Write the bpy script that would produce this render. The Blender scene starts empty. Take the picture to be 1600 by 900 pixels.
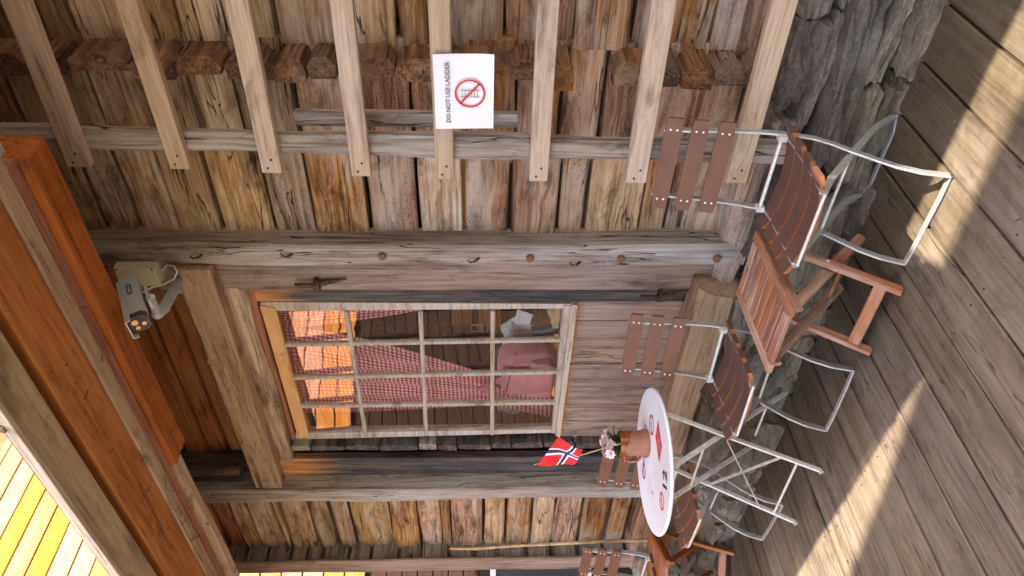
import bpy, bmesh, math, random
from mathutils import Vector, Matrix, noise
R = random.Random(7)
C = bpy.context.scene.collection
sc = bpy.context.scene

# ---------------------------------------------------------------- camera, light, exposure
F = 1140.0; EYE = 1.55; YAW = math.radians(42.7); PITCH = math.atan(50.0/F)
fw = Vector((-math.sin(YAW)*math.cos(PITCH), math.cos(YAW)*math.cos(PITCH), -math.sin(PITCH)))
rt = Vector((math.cos(YAW), math.sin(YAW), 0)); up = rt.cross(fw)
cd = bpy.data.cameras.new('camera'); cam = bpy.data.objects.new('camera', cd); C.objects.link(cam)
M3 = Matrix((-up, rt, -fw)).transposed()          # the picture was taken with the phone turned on its side
cam.matrix_world = Matrix.Translation((0, 0, EYE)) @ M3.to_4x4()
cd.sensor_width = 36; cd.lens = F/1600*36; cd.clip_end = 600; cd.clip_start = .05
sc.camera = cam
SUN = Vector((-.70, .11, -1)).normalized()
w = bpy.data.worlds.new('World'); sc.world = w; w.use_nodes = True
nt = w.node_tree; bg = nt.nodes['Background']; sk = nt.nodes.new('ShaderNodeTexSky')
sk.sky_type = 'NISHITA'; sk.sun_disc = False
sk.sun_elevation = math.asin(-SUN.z); sk.sun_rotation = math.atan2(-SUN.x, -SUN.y)
sk.air_density = 1.0; sk.dust_density = 2.5; sk.ozone_density = .6
nt.links.new(sk.outputs[0], bg.inputs[0]); bg.inputs[1].default_value = .15
sd = bpy.data.lights.new('sun', 'SUN'); sd.energy = 3.0; sd.angle = math.radians(.5); sd.color = (1, .93, .80)
so = bpy.data.objects.new('sun', sd); C.objects.link(so)
so.rotation_euler = SUN.to_track_quat('-Z', 'Y').to_euler(); so.location = (5, -3, 12)
sc.view_settings.view_transform = 'Standard'; sc.view_settings.look = 'None'; sc.view_settings.gamma = 1
sc.view_settings.exposure = 2.85
try:      # the phone's own daylight-shade white balance
    sc.view_settings.use_white_balance = True; sc.view_settings.white_balance_temperature = 7050; sc.view_settings.white_balance_tint = 10
except Exception: pass
sc.cycles.use_denoising = True; sc.cycles.max_bounces = 8; sc.cycles.diffuse_bounces = 5
sc.cycles.transparent_max_bounces = 12; sc.cycles.sample_clamp_indirect = 8

# ---------------------------------------------------------------- measuring helpers (photo sight line -> real plane)
def ray(px, py):
    r = (450-py)/F; u = (800-px)/F
    return fw + rt*r + up*u
def WY(px, py, Y):
    d = ray(px, py); t = Y/d.y; return Vector((d.x*t, Y, EYE+d.z*t))
def WZ(px, py, Z):
    d = ray(px, py); t = (Z-EYE)/d.z; return Vector((d.x*t, d.y*t, Z))
def XX(py, Y): return WY(700, py, Y).x
def ZZ(px, py, Y): return WY(px, py, Y).z

# ---------------------------------------------------------------- materials
def mat(name):
    m = bpy.data.materials.new(name); m.use_nodes = True
    return m, m.node_tree, m.node_tree.nodes['Principled BSDF']
def N(nt, t, **kw):
    n = nt.nodes.new(t)
    for k, v in kw.items():
        if k == 'inp':
            for a, b in v.items(): n.inputs[a].default_value = b
        else: setattr(n, k, v)
    return n
def L(nt, a, b): nt.links.new(a, b)
def ramp(nt, fac, stops, interp='LINEAR'):
    r = nt.nodes.new('ShaderNodeValToRGB'); L(nt, fac, r.inputs[0]); r.color_ramp.interpolation = interp
    e = r.color_ramp.elements
    while len(e) < len(stops): e.new(.5)
    for i, (p, c) in enumerate(stops):
        e[i].position = p; e[i].color = (c, c, c, 1) if isinstance(c, (int, float)) else (*c, 1)
    return r.outputs[0]
def mixc(nt, fac, a, b, mode='MIX'):
    m = nt.nodes.new('ShaderNodeMix'); m.data_type = 'RGBA'; m.blend_type = mode
    for i, v in ((0, fac), (6, a), (7, b)):
        if isinstance(v, (int, float)): m.inputs[i].default_value = v
        elif isinstance(v, tuple): m.inputs[i].default_value = (*v, 1)
        else: L(nt, v, m.inputs[i])
    return m.outputs[2]
def math_(nt, op, a, b=None, c=None, clamp=False):
    m = nt.nodes.new('ShaderNodeMath'); m.operation = op; m.use_clamp = clamp
    for i, v in enumerate((a, b, c)):
        if v is None: continue
        if isinstance(v, (int, float)): m.inputs[i].default_value = v
        else: L(nt, v, m.inputs[i])
    return m.outputs[0]
def noise_(nt, vec, scale=1, detail=4, rough=.55, dist=0):
    n = N(nt, 'ShaderNodeTexNoise', inp={'Scale': scale, 'Detail': detail, 'Roughness': rough, 'Distortion': dist})
    L(nt, vec, n.inputs['Vector']); return n.outputs['Fac']
def vscale(nt, vec, s):
    m = N(nt, 'ShaderNodeVectorMath', operation='MULTIPLY'); L(nt, vec, m.inputs[0]); m.inputs[1].default_value = s
    return m.outputs[0]

def wood(name, cols, crack=.5, holes=.0, patch=None, patch_amt=.5, knots=.6, vary=.35, rough=.85, bump=.6, grain=1.0, hue=.008, satv=.3, stain=.75):
    """Timber whose grain follows the piece's own X axis; cols = dark, mid, light, weathered."""
    m, nt, bs = mat(name)
    tc = N(nt, 'ShaderNodeTexCoord'); oi = N(nt, 'ShaderNodeObjectInfo')
    off = N(nt, 'ShaderNodeVectorMath', operation='MULTIPLY_ADD')
    cmb = N(nt, 'ShaderNodeCombineXYZ')
    for i in range(3): L(nt, oi.outputs['Random'], cmb.inputs[i])
    L(nt, cmb.outputs[0], off.inputs[0]); off.inputs[1].default_value = (91, 57, 73); L(nt, tc.outputs['Object'], off.inputs[2])
    co = off.outputs[0]
    # bend the grain a little
    dn = N(nt, 'ShaderNodeTexNoise', inp={'Scale': 1.6, 'Detail': 2}); L(nt, co, dn.inputs['Vector'])
    dm = N(nt, 'ShaderNodeVectorMath', operation='MULTIPLY_ADD'); L(nt, dn.outputs['Color'], dm.inputs[0])
    dm.inputs[1].default_value = (.03, .035, .035); L(nt, co, dm.inputs[2]); cw = dm.outputs[0]
    # knots: pull the grain round them
    kv = N(nt, 'ShaderNodeTexVoronoi', inp={'Scale': 1.0}); L(nt, vscale(nt, cw, (2.1, 5.2, 5.2)), kv.inputs['Vector'])
    kd = kv.outputs['Distance']
    kb = ramp(nt, kd, [(0, 1), (.34, 0)])
    kdm = N(nt, 'ShaderNodeVectorMath', operation='MULTIPLY_ADD'); L(nt, kb, kdm.inputs[0]); kdm.inputs[1].default_value = (.0, .022, .022)
    L(nt, cw, kdm.inputs[2]); cg = kdm.outputs[0]
    g1 = noise_(nt, vscale(nt, cg, (1.1*grain, 20*grain, 20*grain)), 1, 8, .7)
    g2 = noise_(nt, vscale(nt, cg, (2.6*grain, 62*grain, 62*grain)), 1, 5, .7)
    g = math_(nt, 'ADD', math_(nt, 'MULTIPLY', g1, .50), math_(nt, 'MULTIPLY', g2, .50))
    big = noise_(nt, vscale(nt, co, (1.6, 4.5, 4.5)), 1, 4, .6)
    col = ramp(nt, g, [(.36, cols[0]), (.455, cols[1]), (.58, cols[2])])
    wea = ramp(nt, big, [(.47, 0), (.62, .9)])
    wc = ramp(nt, g, [(.36, tuple(x*.40 for x in cols[3])), (.47, cols[3]), (.60, tuple(min(1, x*1.3) for x in cols[3]))])
    col = mixc(nt, wea, col, wc)
    if patch:
        pb = noise_(nt, vscale(nt, co, (2.2, 6, 6)), 1, 3, .5, .6)
        pm = ramp(nt, pb, [(.63-.12*patch_amt, 0), (.72-.12*patch_amt, 1)])
        pc = ramp(nt, g, [(.34, tuple(x*.35 for x in patch)), (.55, patch)])
        col = mixc(nt, math_(nt, 'MULTIPLY', pm, min(1, patch_amt+.3)), col, pc)
    # dirty stains
    st = noise_(nt, vscale(nt, co, (3, 8, 8)), 1, 5, .7, .4)
    col = mixc(nt, ramp(nt, st, [(.56-.06*(stain > .8), 0), (.72, stain)]), col, tuple(x*.45 for x in cols[0]))
    # knots
    col = mixc(nt, math_(nt, 'MULTIPLY', ramp(nt, kd, [(.05, 1), (.13, 0)]), knots), col, tuple(x*.55 for x in cols[0]))
    # cracks along the grain
    cr = noise_(nt, vscale(nt, cg, (.9, 17, 17)), 1, 3, .5)
    ca = math_(nt, 'ABSOLUTE', math_(nt, 'SUBTRACT', cr, .5))
    cm = ramp(nt, ca, [(.002, 1), (.008, 0)])
    cmk = math_(nt, 'MULTIPLY', cm, ramp(nt, noise_(nt, vscale(nt, co, (1.2, 3, 3)), 1, 2), [(.46, 0), (.56, 1)]))
    cmk = math_(nt, 'MULTIPLY', cmk, crack)
    col = mixc(nt, cmk, col, (.012, .008, .006))
    hgt = math_(nt, 'SUBTRACT', g, math_(nt, 'MULTIPLY', cmk, .8))
    if holes:
        hv = N(nt, 'ShaderNodeTexVoronoi', inp={'Scale': 75.0}); L(nt, co, hv.inputs['Vector'])
        hm = ramp(nt, hv.outputs['Distance'], [(.17, 1), (.24, 0)])
        ha = ramp(nt, noise_(nt, vscale(nt, co, (2, 5, 5)), 1, 3), [(.50, 0), (.62, 1)])
        hh = math_(nt, 'MULTIPLY', math_(nt, 'MULTIPLY', hm, ha), holes)
        col = mixc(nt, hh, col, (.02, .012, .008)); hgt = math_(nt, 'SUBTRACT', hgt, hh)
    hsv = N(nt, 'ShaderNodeHueSaturation')
    L(nt, math_(nt, 'MULTIPLY_ADD', oi.outputs['Random'], vary, 1-vary*.5), hsv.inputs['Value'])
    rs = math_(nt, 'FRACT', math_(nt, 'MULTIPLY', oi.outputs['Random'], 17.3))
    L(nt, math_(nt, 'MULTIPLY_ADD', rs, satv, 1.0-satv*.55), hsv.inputs['Saturation'])
    L(nt, math_(nt, 'MULTIPLY_ADD', rs, hue, .5-hue/2), hsv.inputs['Hue'])
    L(nt, col, hsv.inputs['Color']); L(nt, hsv.outputs[0], bs.inputs['Base Color'])
    L(nt, ramp(nt, g, [(.3, min(1, rough+.1)), (.7, rough-.12)]), bs.inputs['Roughness'])
    bs.inputs['Specular IOR Level'].default_value = .3
    b = N(nt, 'ShaderNodeBump', inp={'Strength': bump, 'Distance': .012}); L(nt, hgt, b.inputs['Height']); L(nt, b.outputs[0], bs.inputs['Normal'])
    return m
def plain(name, col, rough=.6, metal=0, noise_amt=.15, bump=.1, scale=30, spec=.5):
    m, nt, bs = mat(name)
    tc = N(nt, 'ShaderNodeTexCoord'); n = noise_(nt, tc.outputs['Object'], scale, 5, .65)
    c = ramp(nt, n, [(.3, tuple(x*(1-noise_amt*1.6) for x in col)), (.7, tuple(min(1, x*(1+noise_amt)) for x in col))])
    L(nt, c, bs.inputs['Base Color']); bs.inputs['Metallic'].default_value = metal
    L(nt, ramp(nt, n, [(.3, min(1, rough+.12)), (.7, max(0.02, rough-.08))]), bs.inputs['Roughness'])
    bs.inputs['Specular IOR Level'].default_value = spec
    if bump:
        b = N(nt, 'ShaderNodeBump', inp={'Strength': bump, 'Distance': .004}); L(nt, n, b.inputs['Height']); L(nt, b.outputs[0], bs.inputs['Normal'])
    return m

m_log = wood('old_log', [(.040, .017, .008), (.24, .115, .055), (.46, .275, .16), (.38, .285, .22)], crack=1, holes=.9, patch=(.42, .17, .055), patch_amt=.5, vary=.6, bump=1.0, hue=.012, stain=.95)
m_logpale = wood('pale_log', [(.065, .036, .018), (.31, .19, .10), (.50, .345, .21), (.46, .35, .25)], crack=1, holes=.4, patch=(.38, .19, .08), patch_amt=.35, vary=.45, bump=1.0, stain=.9)
m_logbrown = wood('brown_log', [(.08, .028, .013), (.28, .105, .050), (.42, .175, .085), (.32, .15, .085)], crack=.7, patch=(.48, .18, .06), patch_amt=.3, vary=.35, bump=.6)
m_grey = wood('silver_post', [(.075, .053, .040), (.24, .19, .155), (.40, .335, .28), (.35, .31, .285)], crack=1, holes=.3, patch=(.24, .16, .11), patch_amt=.15, vary=.15, bump=1.0)
m_mauve = wood('mauve_board', [(.08, .048, .034), (.21, .14, .105), (.32, .225, .175), (.26, .19, .155)], crack=.5, knots=.5, vary=.2, bump=.6, grain=1.3)
m_dark = wood('dark_board', [(.012, .010, .010), (.05, .040, .037), (.12, .10, .09), (.045, .038, .037)], crack=.8, patch=(.30, .15, .07), patch_amt=.3, vary=.2, bump=.8)  # near-black timber with a few orange-brown patches
m_end = wood('log_end_grain', [(.020, .010, .006), (.10, .045, .024), (.24, .125, .072), (.17, .105, .07)], crack=1, patch=(.38, .13, .045), patch_amt=.4, vary=.7, bump=1.2, grain=1.2, hue=.012)
m_endg = wood('grey_log_end', [(.05, .042, .036), (.18, .155, .135), (.34, .31, .28), (.28, .26, .245)], crack=1, vary=.3, bump=1.0)
m_new = wood('new_larch', [(.27, .18, .11), (.42, .30, .205), (.52, .39, .28), (.44, .335, .255)], crack=.25, knots=.55, vary=.12, bump=.35, grain=1.5, hue=.004, satv=.15)
m_orange = wood('orange_pine', [(.12, .04, .014), (.33, .125, .050), (.45, .20, .09), (.33, .135, .062)], crack=.5, knots=1, vary=.15, bump=.35, rough=.7, grain=.8)
m_red = wood('red_pine', [(.10, .028, .010), (.27, .082, .032), (.38, .125, .050), (.32, .105, .045)], crack=.4, knots=1, vary=.15, bump=.3, rough=.7, grain=.8)
m_tan = wood('tan_frame', [(.12, .07, .035), (.30, .185, .10), (.42, .28, .165), (.35, .24, .155)], crack=.6, knots=.6, vary=.1, bump=.5)
m_bark = wood('bark_log', [(.06, .032, .018), (.20, .115, .065), (.50, .36, .24), (.16, .085, .05)], crack=.6, holes=.4, vary=.2, bump=1.2, grain=.5)
m_fascia = wood('fascia_board', [(.17, .115, .065), (.33, .245, .15), (.43, .33, .21), (.36, .27, .175)], crack=.3, patch=(.16, .12, .05), patch_amt=.3, vary=.1, bump=.5)
m_sash = wood('sash_wood', [(.18, .13, .10), (.36, .28, .22), (.48, .40, .33), (.40, .35, .31)], crack=.5, knots=0, vary=.2, bump=.4, grain=2)
m_sashor = wood('sash_orange', [(.40, .17, .05), (.62, .30, .10), (.72, .40, .15), (.62, .33, .13)], crack=.1, knots=.2, vary=.1, bump=.3)
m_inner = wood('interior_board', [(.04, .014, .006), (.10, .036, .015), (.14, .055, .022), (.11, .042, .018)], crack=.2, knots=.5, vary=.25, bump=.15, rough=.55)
m_honey = wood('honey_pine', [(.38, .15, .035), (.58, .27, .075), (.68, .35, .11), (.6, .3, .09)], crack=.1, knots=.4, vary=.2, bump=.15, rough=.5)
m_teak = wood('worn_teak', [(.12, .04, .018), (.27, .105, .055), (.36, .16, .09), (.40, .26, .20)], crack=.2, knots=0, vary=.15, bump=.35, rough=.6, grain=1.6)
m_teak2 = wood('oiled_teak', [(.12, .035, .014), (.26, .085, .035), (.33, .12, .05), (.28, .10, .045)], crack=.1, knots=0, vary=.12, bump=.2, rough=.5, grain=1.6)
m_yellow = wood('yellow_cladding', [(.36, .125, .026), (.40, .150, .040), (.44, .175, .055), (.46, .205, .075)], crack=0, knots=0, vary=.05, bump=.05, rough=.6)
m_shed = wood('dark_cladding', [(.012, .006, .003), (.026, .011, .006), (.036, .015, .008), (.028, .012, .007)], crack=.2, vary=.2, bump=.2)
m_slat = plain('brown_slat_paint', (.150, .062, .036), .5, 0, .10, .08, 12)
m_slatedge = plain('slat_edge', (.38, .135, .045), .6, 0, .2, .1, 40)
m_seat = plain('seat_slat_paint', (.100, .046, .034), .5, 0, .10, .08, 12)
m_metal = plain('galvanised_steel', (.50, .50, .50), .42, .75, .12, .05, 40)
m_metal2 = plain('worn_steel', (.70, .67, .62), .42, .4, .15, .05, 40)
m_iron = plain('rusty_iron', (.11, .068, .050), .85, .3, .5, .6, 60)
m_rust = plain('rust_stain', (.20, .09, .045), .9, 0, .3, .4, 60)
m_white = plain('white_enamel', (.80, .80, .83), .38, 0, .02, 0, 8)
m_paper = plain('white_paper', (.82, .80, .84), .35, 0, .02, .02, 8)
m_black = plain('black_print', (.012, .012, .014), .5, 0, 0, 0)
m_ink = plain('grey_print', (.10, .10, .11), .5, 0, 0, 0)
m_redp = plain('red_print', (.62, .02, .03), .45, 0, .03, 0)
m_redflag = plain('red_cloth', (.72, .012, .018), .7, 0, .08, .05)
m_blue = plain('blue_cloth', (.012, .025, .13), .7, 0, .08, .05)
m_bluep = plain('blue_print', (.05, .14, .42), .5, 0, .05, 0)
m_wcloth = plain('white_cloth', (.85, .84, .84), .7, 0, .03, .05)
m_stick = plain('pale_stick', (.50, .33, .16), .7, 0, .25, .2, 20)
m_terra = plain('terracotta', (.30, .115, .065), .6, 0, .18, .2, 25)
m_glaze = plain('brown_glaze', (.25, .055, .014), .14, 0, .3, .05, 25)
m_soil = plain('potting_soil', (.03, .02, .014), .95, 0, .4, .5, 90)
m_leaf = plain('plant_leaf', (.075, .17, .035), .45, 0, .35, .1, 30)
m_petal = plain('pink_petal', (.90, .66, .66), .6, 0, .18, .05, 60)
m_box = plain('cream_plastic', (.56, .55, .40), .45, 0, .05, .03, 6)
m_cam = plain('camera_grey', (.36, .385, .41), .38, .2, .05, .02, 10)
m_camd = plain('camera_black', (.035, .037, .045), .35, 0, .1, .02)
m_lens = plain('infrared_lens', (.75, .42, .20), .2, 0, .05, 0)
m_cable = plain('white_cable', (.72, .70, .66), .5, 0, .05, 0)
m_pink = plain('pink_fabric', (.88, .34, .38), .8, 0, .06, .15, 120)
m_strap = plain('grey_webbing', (.07, .075, .085), .85, 0, .15, .2, 150)
m_fleece = plain('pale_sheepskin', (.66, .82, .77), .95, 0, .25, 1.0, 55)
m_fleece2 = plain('grey_sheepskin', (.40, .42, .42), .95, 0, .35, 1.0, 55)
m_thermos = plain('dark_plastic', (.06, .065, .075), .35)
m_moss = plain('dry_moss', (.16, .11, .06), .95, 0, .5, 1, 50)
m_ground = plain('gravel_ground', (.30, .27, .22), .95, 0, .4, .8, 14)
m_void = plain('dark_core', (.02, .014, .01), .95, 0, .2, 0)
m_roof = plain('roof_boards', (.36, .24, .14), .9, 0, .3, .2)

def fresh_end(name, x_from, x_to, cols=[(.012, .010, .010), (.05, .040, .037), (.12, .10, .09), (.045, .038, .037)], fy=30):
    m = wood(name, cols, crack=.8, vary=.15, bump=.8)
    nt = m.node_tree; bs = nt.nodes['Principled BSDF']; src = bs.inputs['Base Color'].links[0].from_socket
    tc = N(nt, 'ShaderNodeTexCoord'); sep = N(nt, 'ShaderNodeSeparateXYZ'); L(nt, tc.outputs['Object'], sep.inputs[0])
    n = noise_(nt, vscale(nt, tc.outputs['Object'], (1, fy, fy)), 1, 4, .6)
    f = math_(nt, 'MULTIPLY_ADD', math_(nt, 'SUBTRACT', n, .5), (x_to-x_from)*2.2, sep.outputs['X'])
    mr = N(nt, 'ShaderNodeMapRange'); L(nt, f, mr.inputs[0]); mr.inputs[1].default_value = x_from; mr.inputs[2].default_value = x_to
    g = noise_(nt, vscale(nt, tc.outputs['Object'], (2, 40, 40)), 1, 5, .6)
    L(nt, mixc(nt, mr.outputs[0], src, ramp(nt, g, [(.35, (.30, .10, .03)), (.6, (.58, .27, .10))])), bs.inputs['Base Color']); return m
m_trim = fresh_end('trim_fresh_top', 1.95, 2.25)
m_jamb = fresh_end('jamb_fresh_top', 1.95, 2.15)
m_btop = fresh_end('board_fresh_top', .555, .60, [(.08, .048, .034), (.21, .14, .105), (.32, .225, .175), (.26, .19, .155)], 22)
def deck_mat():
    m = wood('deck_board_wood', [(.055, .040, .028), (.112, .084, .060), (.158, .122, .088), (.140, .111, .083)], crack=.8, knots=.75, vary=.12, rough=.8, bump=.5, hue=.006, satv=.15, grain=.8)
    nt = m.node_tree; bs = nt.nodes['Principled BSDF']; src = bs.inputs['Base Color'].links[0].from_socket
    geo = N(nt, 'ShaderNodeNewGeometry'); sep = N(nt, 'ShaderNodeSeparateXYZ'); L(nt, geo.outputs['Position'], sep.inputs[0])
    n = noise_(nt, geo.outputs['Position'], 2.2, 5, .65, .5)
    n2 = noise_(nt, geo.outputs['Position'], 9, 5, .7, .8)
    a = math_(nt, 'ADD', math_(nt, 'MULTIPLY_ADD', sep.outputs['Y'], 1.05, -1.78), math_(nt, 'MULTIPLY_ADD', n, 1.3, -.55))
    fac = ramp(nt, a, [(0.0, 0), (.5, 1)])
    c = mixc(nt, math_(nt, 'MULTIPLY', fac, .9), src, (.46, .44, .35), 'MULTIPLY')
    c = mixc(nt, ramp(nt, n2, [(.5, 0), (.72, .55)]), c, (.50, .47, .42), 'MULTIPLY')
    L(nt, c, bs.inputs['Base Color'])
    return m
m_deck = deck_mat()
def stone_mat(name, cols, moss=.4):
    m, nt, bs = mat(name)
    tc = N(nt, 'ShaderNodeTexCoord'); oi = N(nt, 'ShaderNodeObjectInfo')
    off = N(nt, 'ShaderNodeVectorMath', operation='MULTIPLY_ADD'); cmb = N(nt, 'ShaderNodeCombineXYZ')
    for i in range(3): L(nt, oi.outputs['Random'], cmb.inputs[i])
    L(nt, cmb.outputs[0], off.inputs[0]); off.inputs[1].default_value = (31, 17, 53); L(nt, tc.outputs['Object'], off.inputs[2]); co = off.outputs[0]
    n1 = noise_(nt, vscale(nt, co, (3, 3, 9)), 1.4, 8, .7, .3); n2 = noise_(nt, vscale(nt, co, (6, 6, 40)), 1.5, 4, .6); n3 = noise_(nt, co, 60, 4, .7)
    n = math_(nt, 'ADD', math_(nt, 'MULTIPLY', n1, .55), math_(nt, 'MULTIPLY_ADD', n2, .2, math_(nt, 'MULTIPLY', n3, .25)))
    c = ramp(nt, n, [(.36, cols[0]), (.50, cols[1]), (.62, cols[2])])
    mm = noise_(nt, co, 5, 6, .7, .5)
    c = mixc(nt, ramp(nt, mm, [(.62-.2*moss, 0), (.80-.2*moss, .8)]), c, (.10, .08, .025))
    lv = noise_(nt, co, 22, 3, .6)
    c = mixc(nt, ramp(nt, lv, [(.68, 0), (.74, .6)]), c, (.36, .35, .30))
    hsv = N(nt, 'ShaderNodeHueSaturation'); L(nt, math_(nt, 'MULTIPLY_ADD', oi.outputs['Random'], .7, .65), hsv.inputs['Value']); L(nt, c, hsv.inputs['Color'])
    L(nt, hsv.outputs[0], bs.inputs['Base Color']); bs.inputs['Roughness'].default_value = .8
    b = N(nt, 'ShaderNodeBump', inp={'Strength': .7, 'Distance': .012}); L(nt, n, b.inputs['Height']); b.inputs['Strength'].default_value = 1.0; b.inputs['Distance'].default_value = .03; L(nt, b.outputs[0], bs.inputs['Normal'])
    return m
m_stone = stone_mat('schist', [(.035, .026, .018), (.150, .118, .092), (.29, .240, .195)], .0)
m_stonem = stone_mat('mossy_schist', [(.035, .027, .017), (.140, .110, .075), (.25, .205, .145)], .2)

def gingham():
    m, nt, bs = mat('gingham_cloth')
    uv = N(nt, 'ShaderNodeUVMap'); sp = N(nt, 'ShaderNodeSeparateXYZ'); L(nt, uv.outputs[0], sp.inputs[0])
    fx = math_(nt, 'GREATER_THAN', math_(nt, 'FRACT', math_(nt, 'MULTIPLY', sp.outputs['X'], 36)), .5)
    fy = math_(nt, 'GREATER_THAN', math_(nt, 'FRACT', math_(nt, 'MULTIPLY', sp.outputs['Y'], 36)), .5)
    c = ramp(nt, math_(nt, 'MULTIPLY', math_(nt, 'ADD', fx, fy), .5), [(0, (.92, .86, .86)), (.5, (.74, .18, .20)), (1, (.56, .015, .035))])
    L(nt, c, bs.inputs['Base Color']); bs.inputs['Roughness'].default_value = .9
    try: bs.inputs['Sheen Weight'].default_value = .1
    except Exception: pass
    return m
m_ging = gingham()
def glass():
    m, nt, bs = mat('old_window_glass'); nt.nodes.remove(bs); out = nt.nodes['Material Output']
    tr = N(nt, 'ShaderNodeBsdfTransparent'); gl = N(nt, 'ShaderNodeBsdfGlossy', inp={'Roughness': .012}); fr = N(nt, 'ShaderNodeFresnel', inp={'IOR': 1.75})
    tr.inputs['Color'].default_value = (.98, .99, .98, 1)
    tc = N(nt, 'ShaderNodeTexCoord'); n = noise_(nt, tc.outputs['Object'], 5, 2)
    b = N(nt, 'ShaderNodeBump', inp={'Strength': .05, 'Distance': .01}); L(nt, n, b.inputs['Height']); L(nt, b.outputs[0], gl.inputs['Normal'])
    mx = N(nt, 'ShaderNodeMixShader'); L(nt, math_(nt, 'MULTIPLY_ADD', fr.outputs[0], 1.7, .10, True), mx.inputs[0]); L(nt, tr.outputs[0], mx.inputs[1]); L(nt, gl.outputs[0], mx.inputs[2]); L(nt, mx.outputs[0], out.inputs[0])
    return m
m_glass = glass()

# ---------------------------------------------------------------- object helpers
def link(name, me, parent=None, loc=None, rot=None):
    o = bpy.data.objects.new(name, me); C.objects.link(o)
    if parent is not None: o.parent = parent
    if loc is not None: o.location = loc
    if rot is not None: o.rotation_euler = rot
    return o
def thing(name, label, cat, loc=(0, 0, 0), rz=0, group=None):
    o = link(name, None, None, loc, (0, 0, rz)); o['label'] = label; o['category'] = cat
    if group: o['group'] = group
    o.empty_display_size = .1
    return o
def tag(o, label=None, cat=None, group=None, kind=None):
    for k, v in (('label', label), ('category', cat), ('group', group), ('kind', kind)):
        if v: o[k] = v
    return o
class MB:
    def __init__(s): s.v = []; s.f = []; s.m = []
    def add(s, vs, fs, mi=0):
        b = len(s.v); s.v += [tuple(v) for v in vs]
        for f in fs: s.f.append(tuple(i+b for i in f)); s.m.append(mi)
    def box(s, a, b, mi=0, M=None):
        x0, y0, z0 = a; x1, y1, z1 = b
        vs = [Vector(p) for p in ((x0,y0,z0),(x1,y0,z0),(x1,y1,z0),(x0,y1,z0),(x0,y0,z1),(x1,y0,z1),(x1,y1,z1),(x0,y1,z1))]
        if M: vs = [M @ v for v in vs]
        s.add(vs, [(0,3,2,1),(4,5,6,7),(0,1,5,4),(1,2,6,5),(2,3,7,6),(3,0,4,7)], mi)
    def sweep(s, pts, prof, side=None, mi=0, cap=True, scales=None):
        pts = [Vector(p) for p in pts]; n = len(pts); k = len(prof); base = len(s.v)
        for i, p in enumerate(pts):
            t = (pts[min(i+1, n-1)]-pts[max(i-1, 0)]).normalized()
            if side is None:
                a = Vector((0, 0, 1)) if abs(t.z) < .9 else Vector((1, 0, 0)); sv = t.cross(a).normalized()
            else: sv = (Vector(side)-t*t.dot(Vector(side))).normalized()
            nv = t.cross(sv); q = scales[i] if scales else 1
            for (a, b) in prof: s.v.append(tuple(p+sv*a*q+nv*b*q))
        for i in range(n-1):
            for j in range(k):
                j2 = (j+1) % k
                s.f.append((base+i*k+j, base+i*k+j2, base+(i+1)*k+j2, base+(i+1)*k+j)); s.m.append(mi)
        if cap:
            s.f.append(tuple(base+j for j in range(k))[::-1]); s.m.append(mi)
            s.f.append(tuple(base+(n-1)*k+j for j in range(k))); s.m.append(mi)
    def tube(s, pts, r, k=8, mi=0, scales=None):
        s.sweep(pts, [(r*math.cos(2*math.pi*j/k), r*math.sin(2*math.pi*j/k)) for j in range(k)], None, mi, True, scales)
    def bar(s, pts, wd, th, side, mi=0):
        c = min(wd, th)*.25; a = wd/2; b = th/2
        s.sweep(pts, [(-a, -b+c), (-a+c, -b), (a-c, -b), (a, -b+c), (a, b-c), (a-c, b), (-a+c, b), (-a, b-c)], side, mi)
    def lathe(s, prof, k=32, c=(0, 0, 0), mi=0, caps=True):
        base = len(s.v); n = len(prof)
        for (r, z) in prof:
            for j in range(k):
                a = 2*math.pi*j/k; s.v.append((c[0]+r*math.cos(a), c[1]+r*math.sin(a), c[2]+z))
        for i in range(n-1):
            for j in range(k):
                j2 = (j+1) % k; s.f.append((base+i*k+j, base+i*k+j2, base+(i+1)*k+j2, base+(i+1)*k+j)); s.m.append(mi)
        if caps:
            s.f.append(tuple(base+j for j in range(k))[::-1]); s.m.append(mi)
            s.f.append(tuple(base+(n-1)*k+j for j in range(k))); s.m.append(mi)
    def ball(s, c, r, mi=0, seg=10, rings=6, fn=None):
        base = len(s.v); c = Vector(c); r = Vector((r, r, r)) if isinstance(r, (int, float)) else Vector(r)
        for i in range(rings+1):
            th = math.pi*i/rings
            for j in range(seg):
                a = 2*math.pi*j/seg; d = Vector((math.sin(th)*math.cos(a), math.sin(th)*math.sin(a), math.cos(th)))
                q = fn(d) if fn else 1
                s.v.append(tuple(c+Vector((d.x*r.x, d.y*r.y, d.z*r.z))*q))
        for i in range(rings):
            for j in range(seg):
                j2 = (j+1) % seg; s.f.append((base+i*seg+j, base+(i+1)*seg+j, base+(i+1)*seg+j2, base+i*seg+j2)); s.m.append(mi)
    def mesh(s, name, mats, smooth=False):
        me = bpy.data.meshes.new(name); me.from_pydata(s.v, [], s.f); me.validate()
        for m in (mats if isinstance(mats, (list, tuple)) else [mats]): me.materials.append(m)
        if len(me.polygons) == len(s.m):
            me.polygons.foreach_set('material_index', s.m)
        if smooth: me.polygons.foreach_set('use_smooth', [True]*len(me.polygons)); me.set_sharp_from_angle(angle=math.radians(40)) if hasattr(me, 'set_sharp_from_angle') else None
        bm = bmesh.new(); bm.from_mesh(me); bmesh.ops.recalc_face_normals(bm, faces=bm.faces); bm.to_mesh(me); bm.free()
        me.update(); return me
    def build(s, name, mats, parent=None, loc=None, rot=None, smooth=False):
        return link(name, s.mesh(name, mats, smooth), parent, loc, rot)

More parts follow.
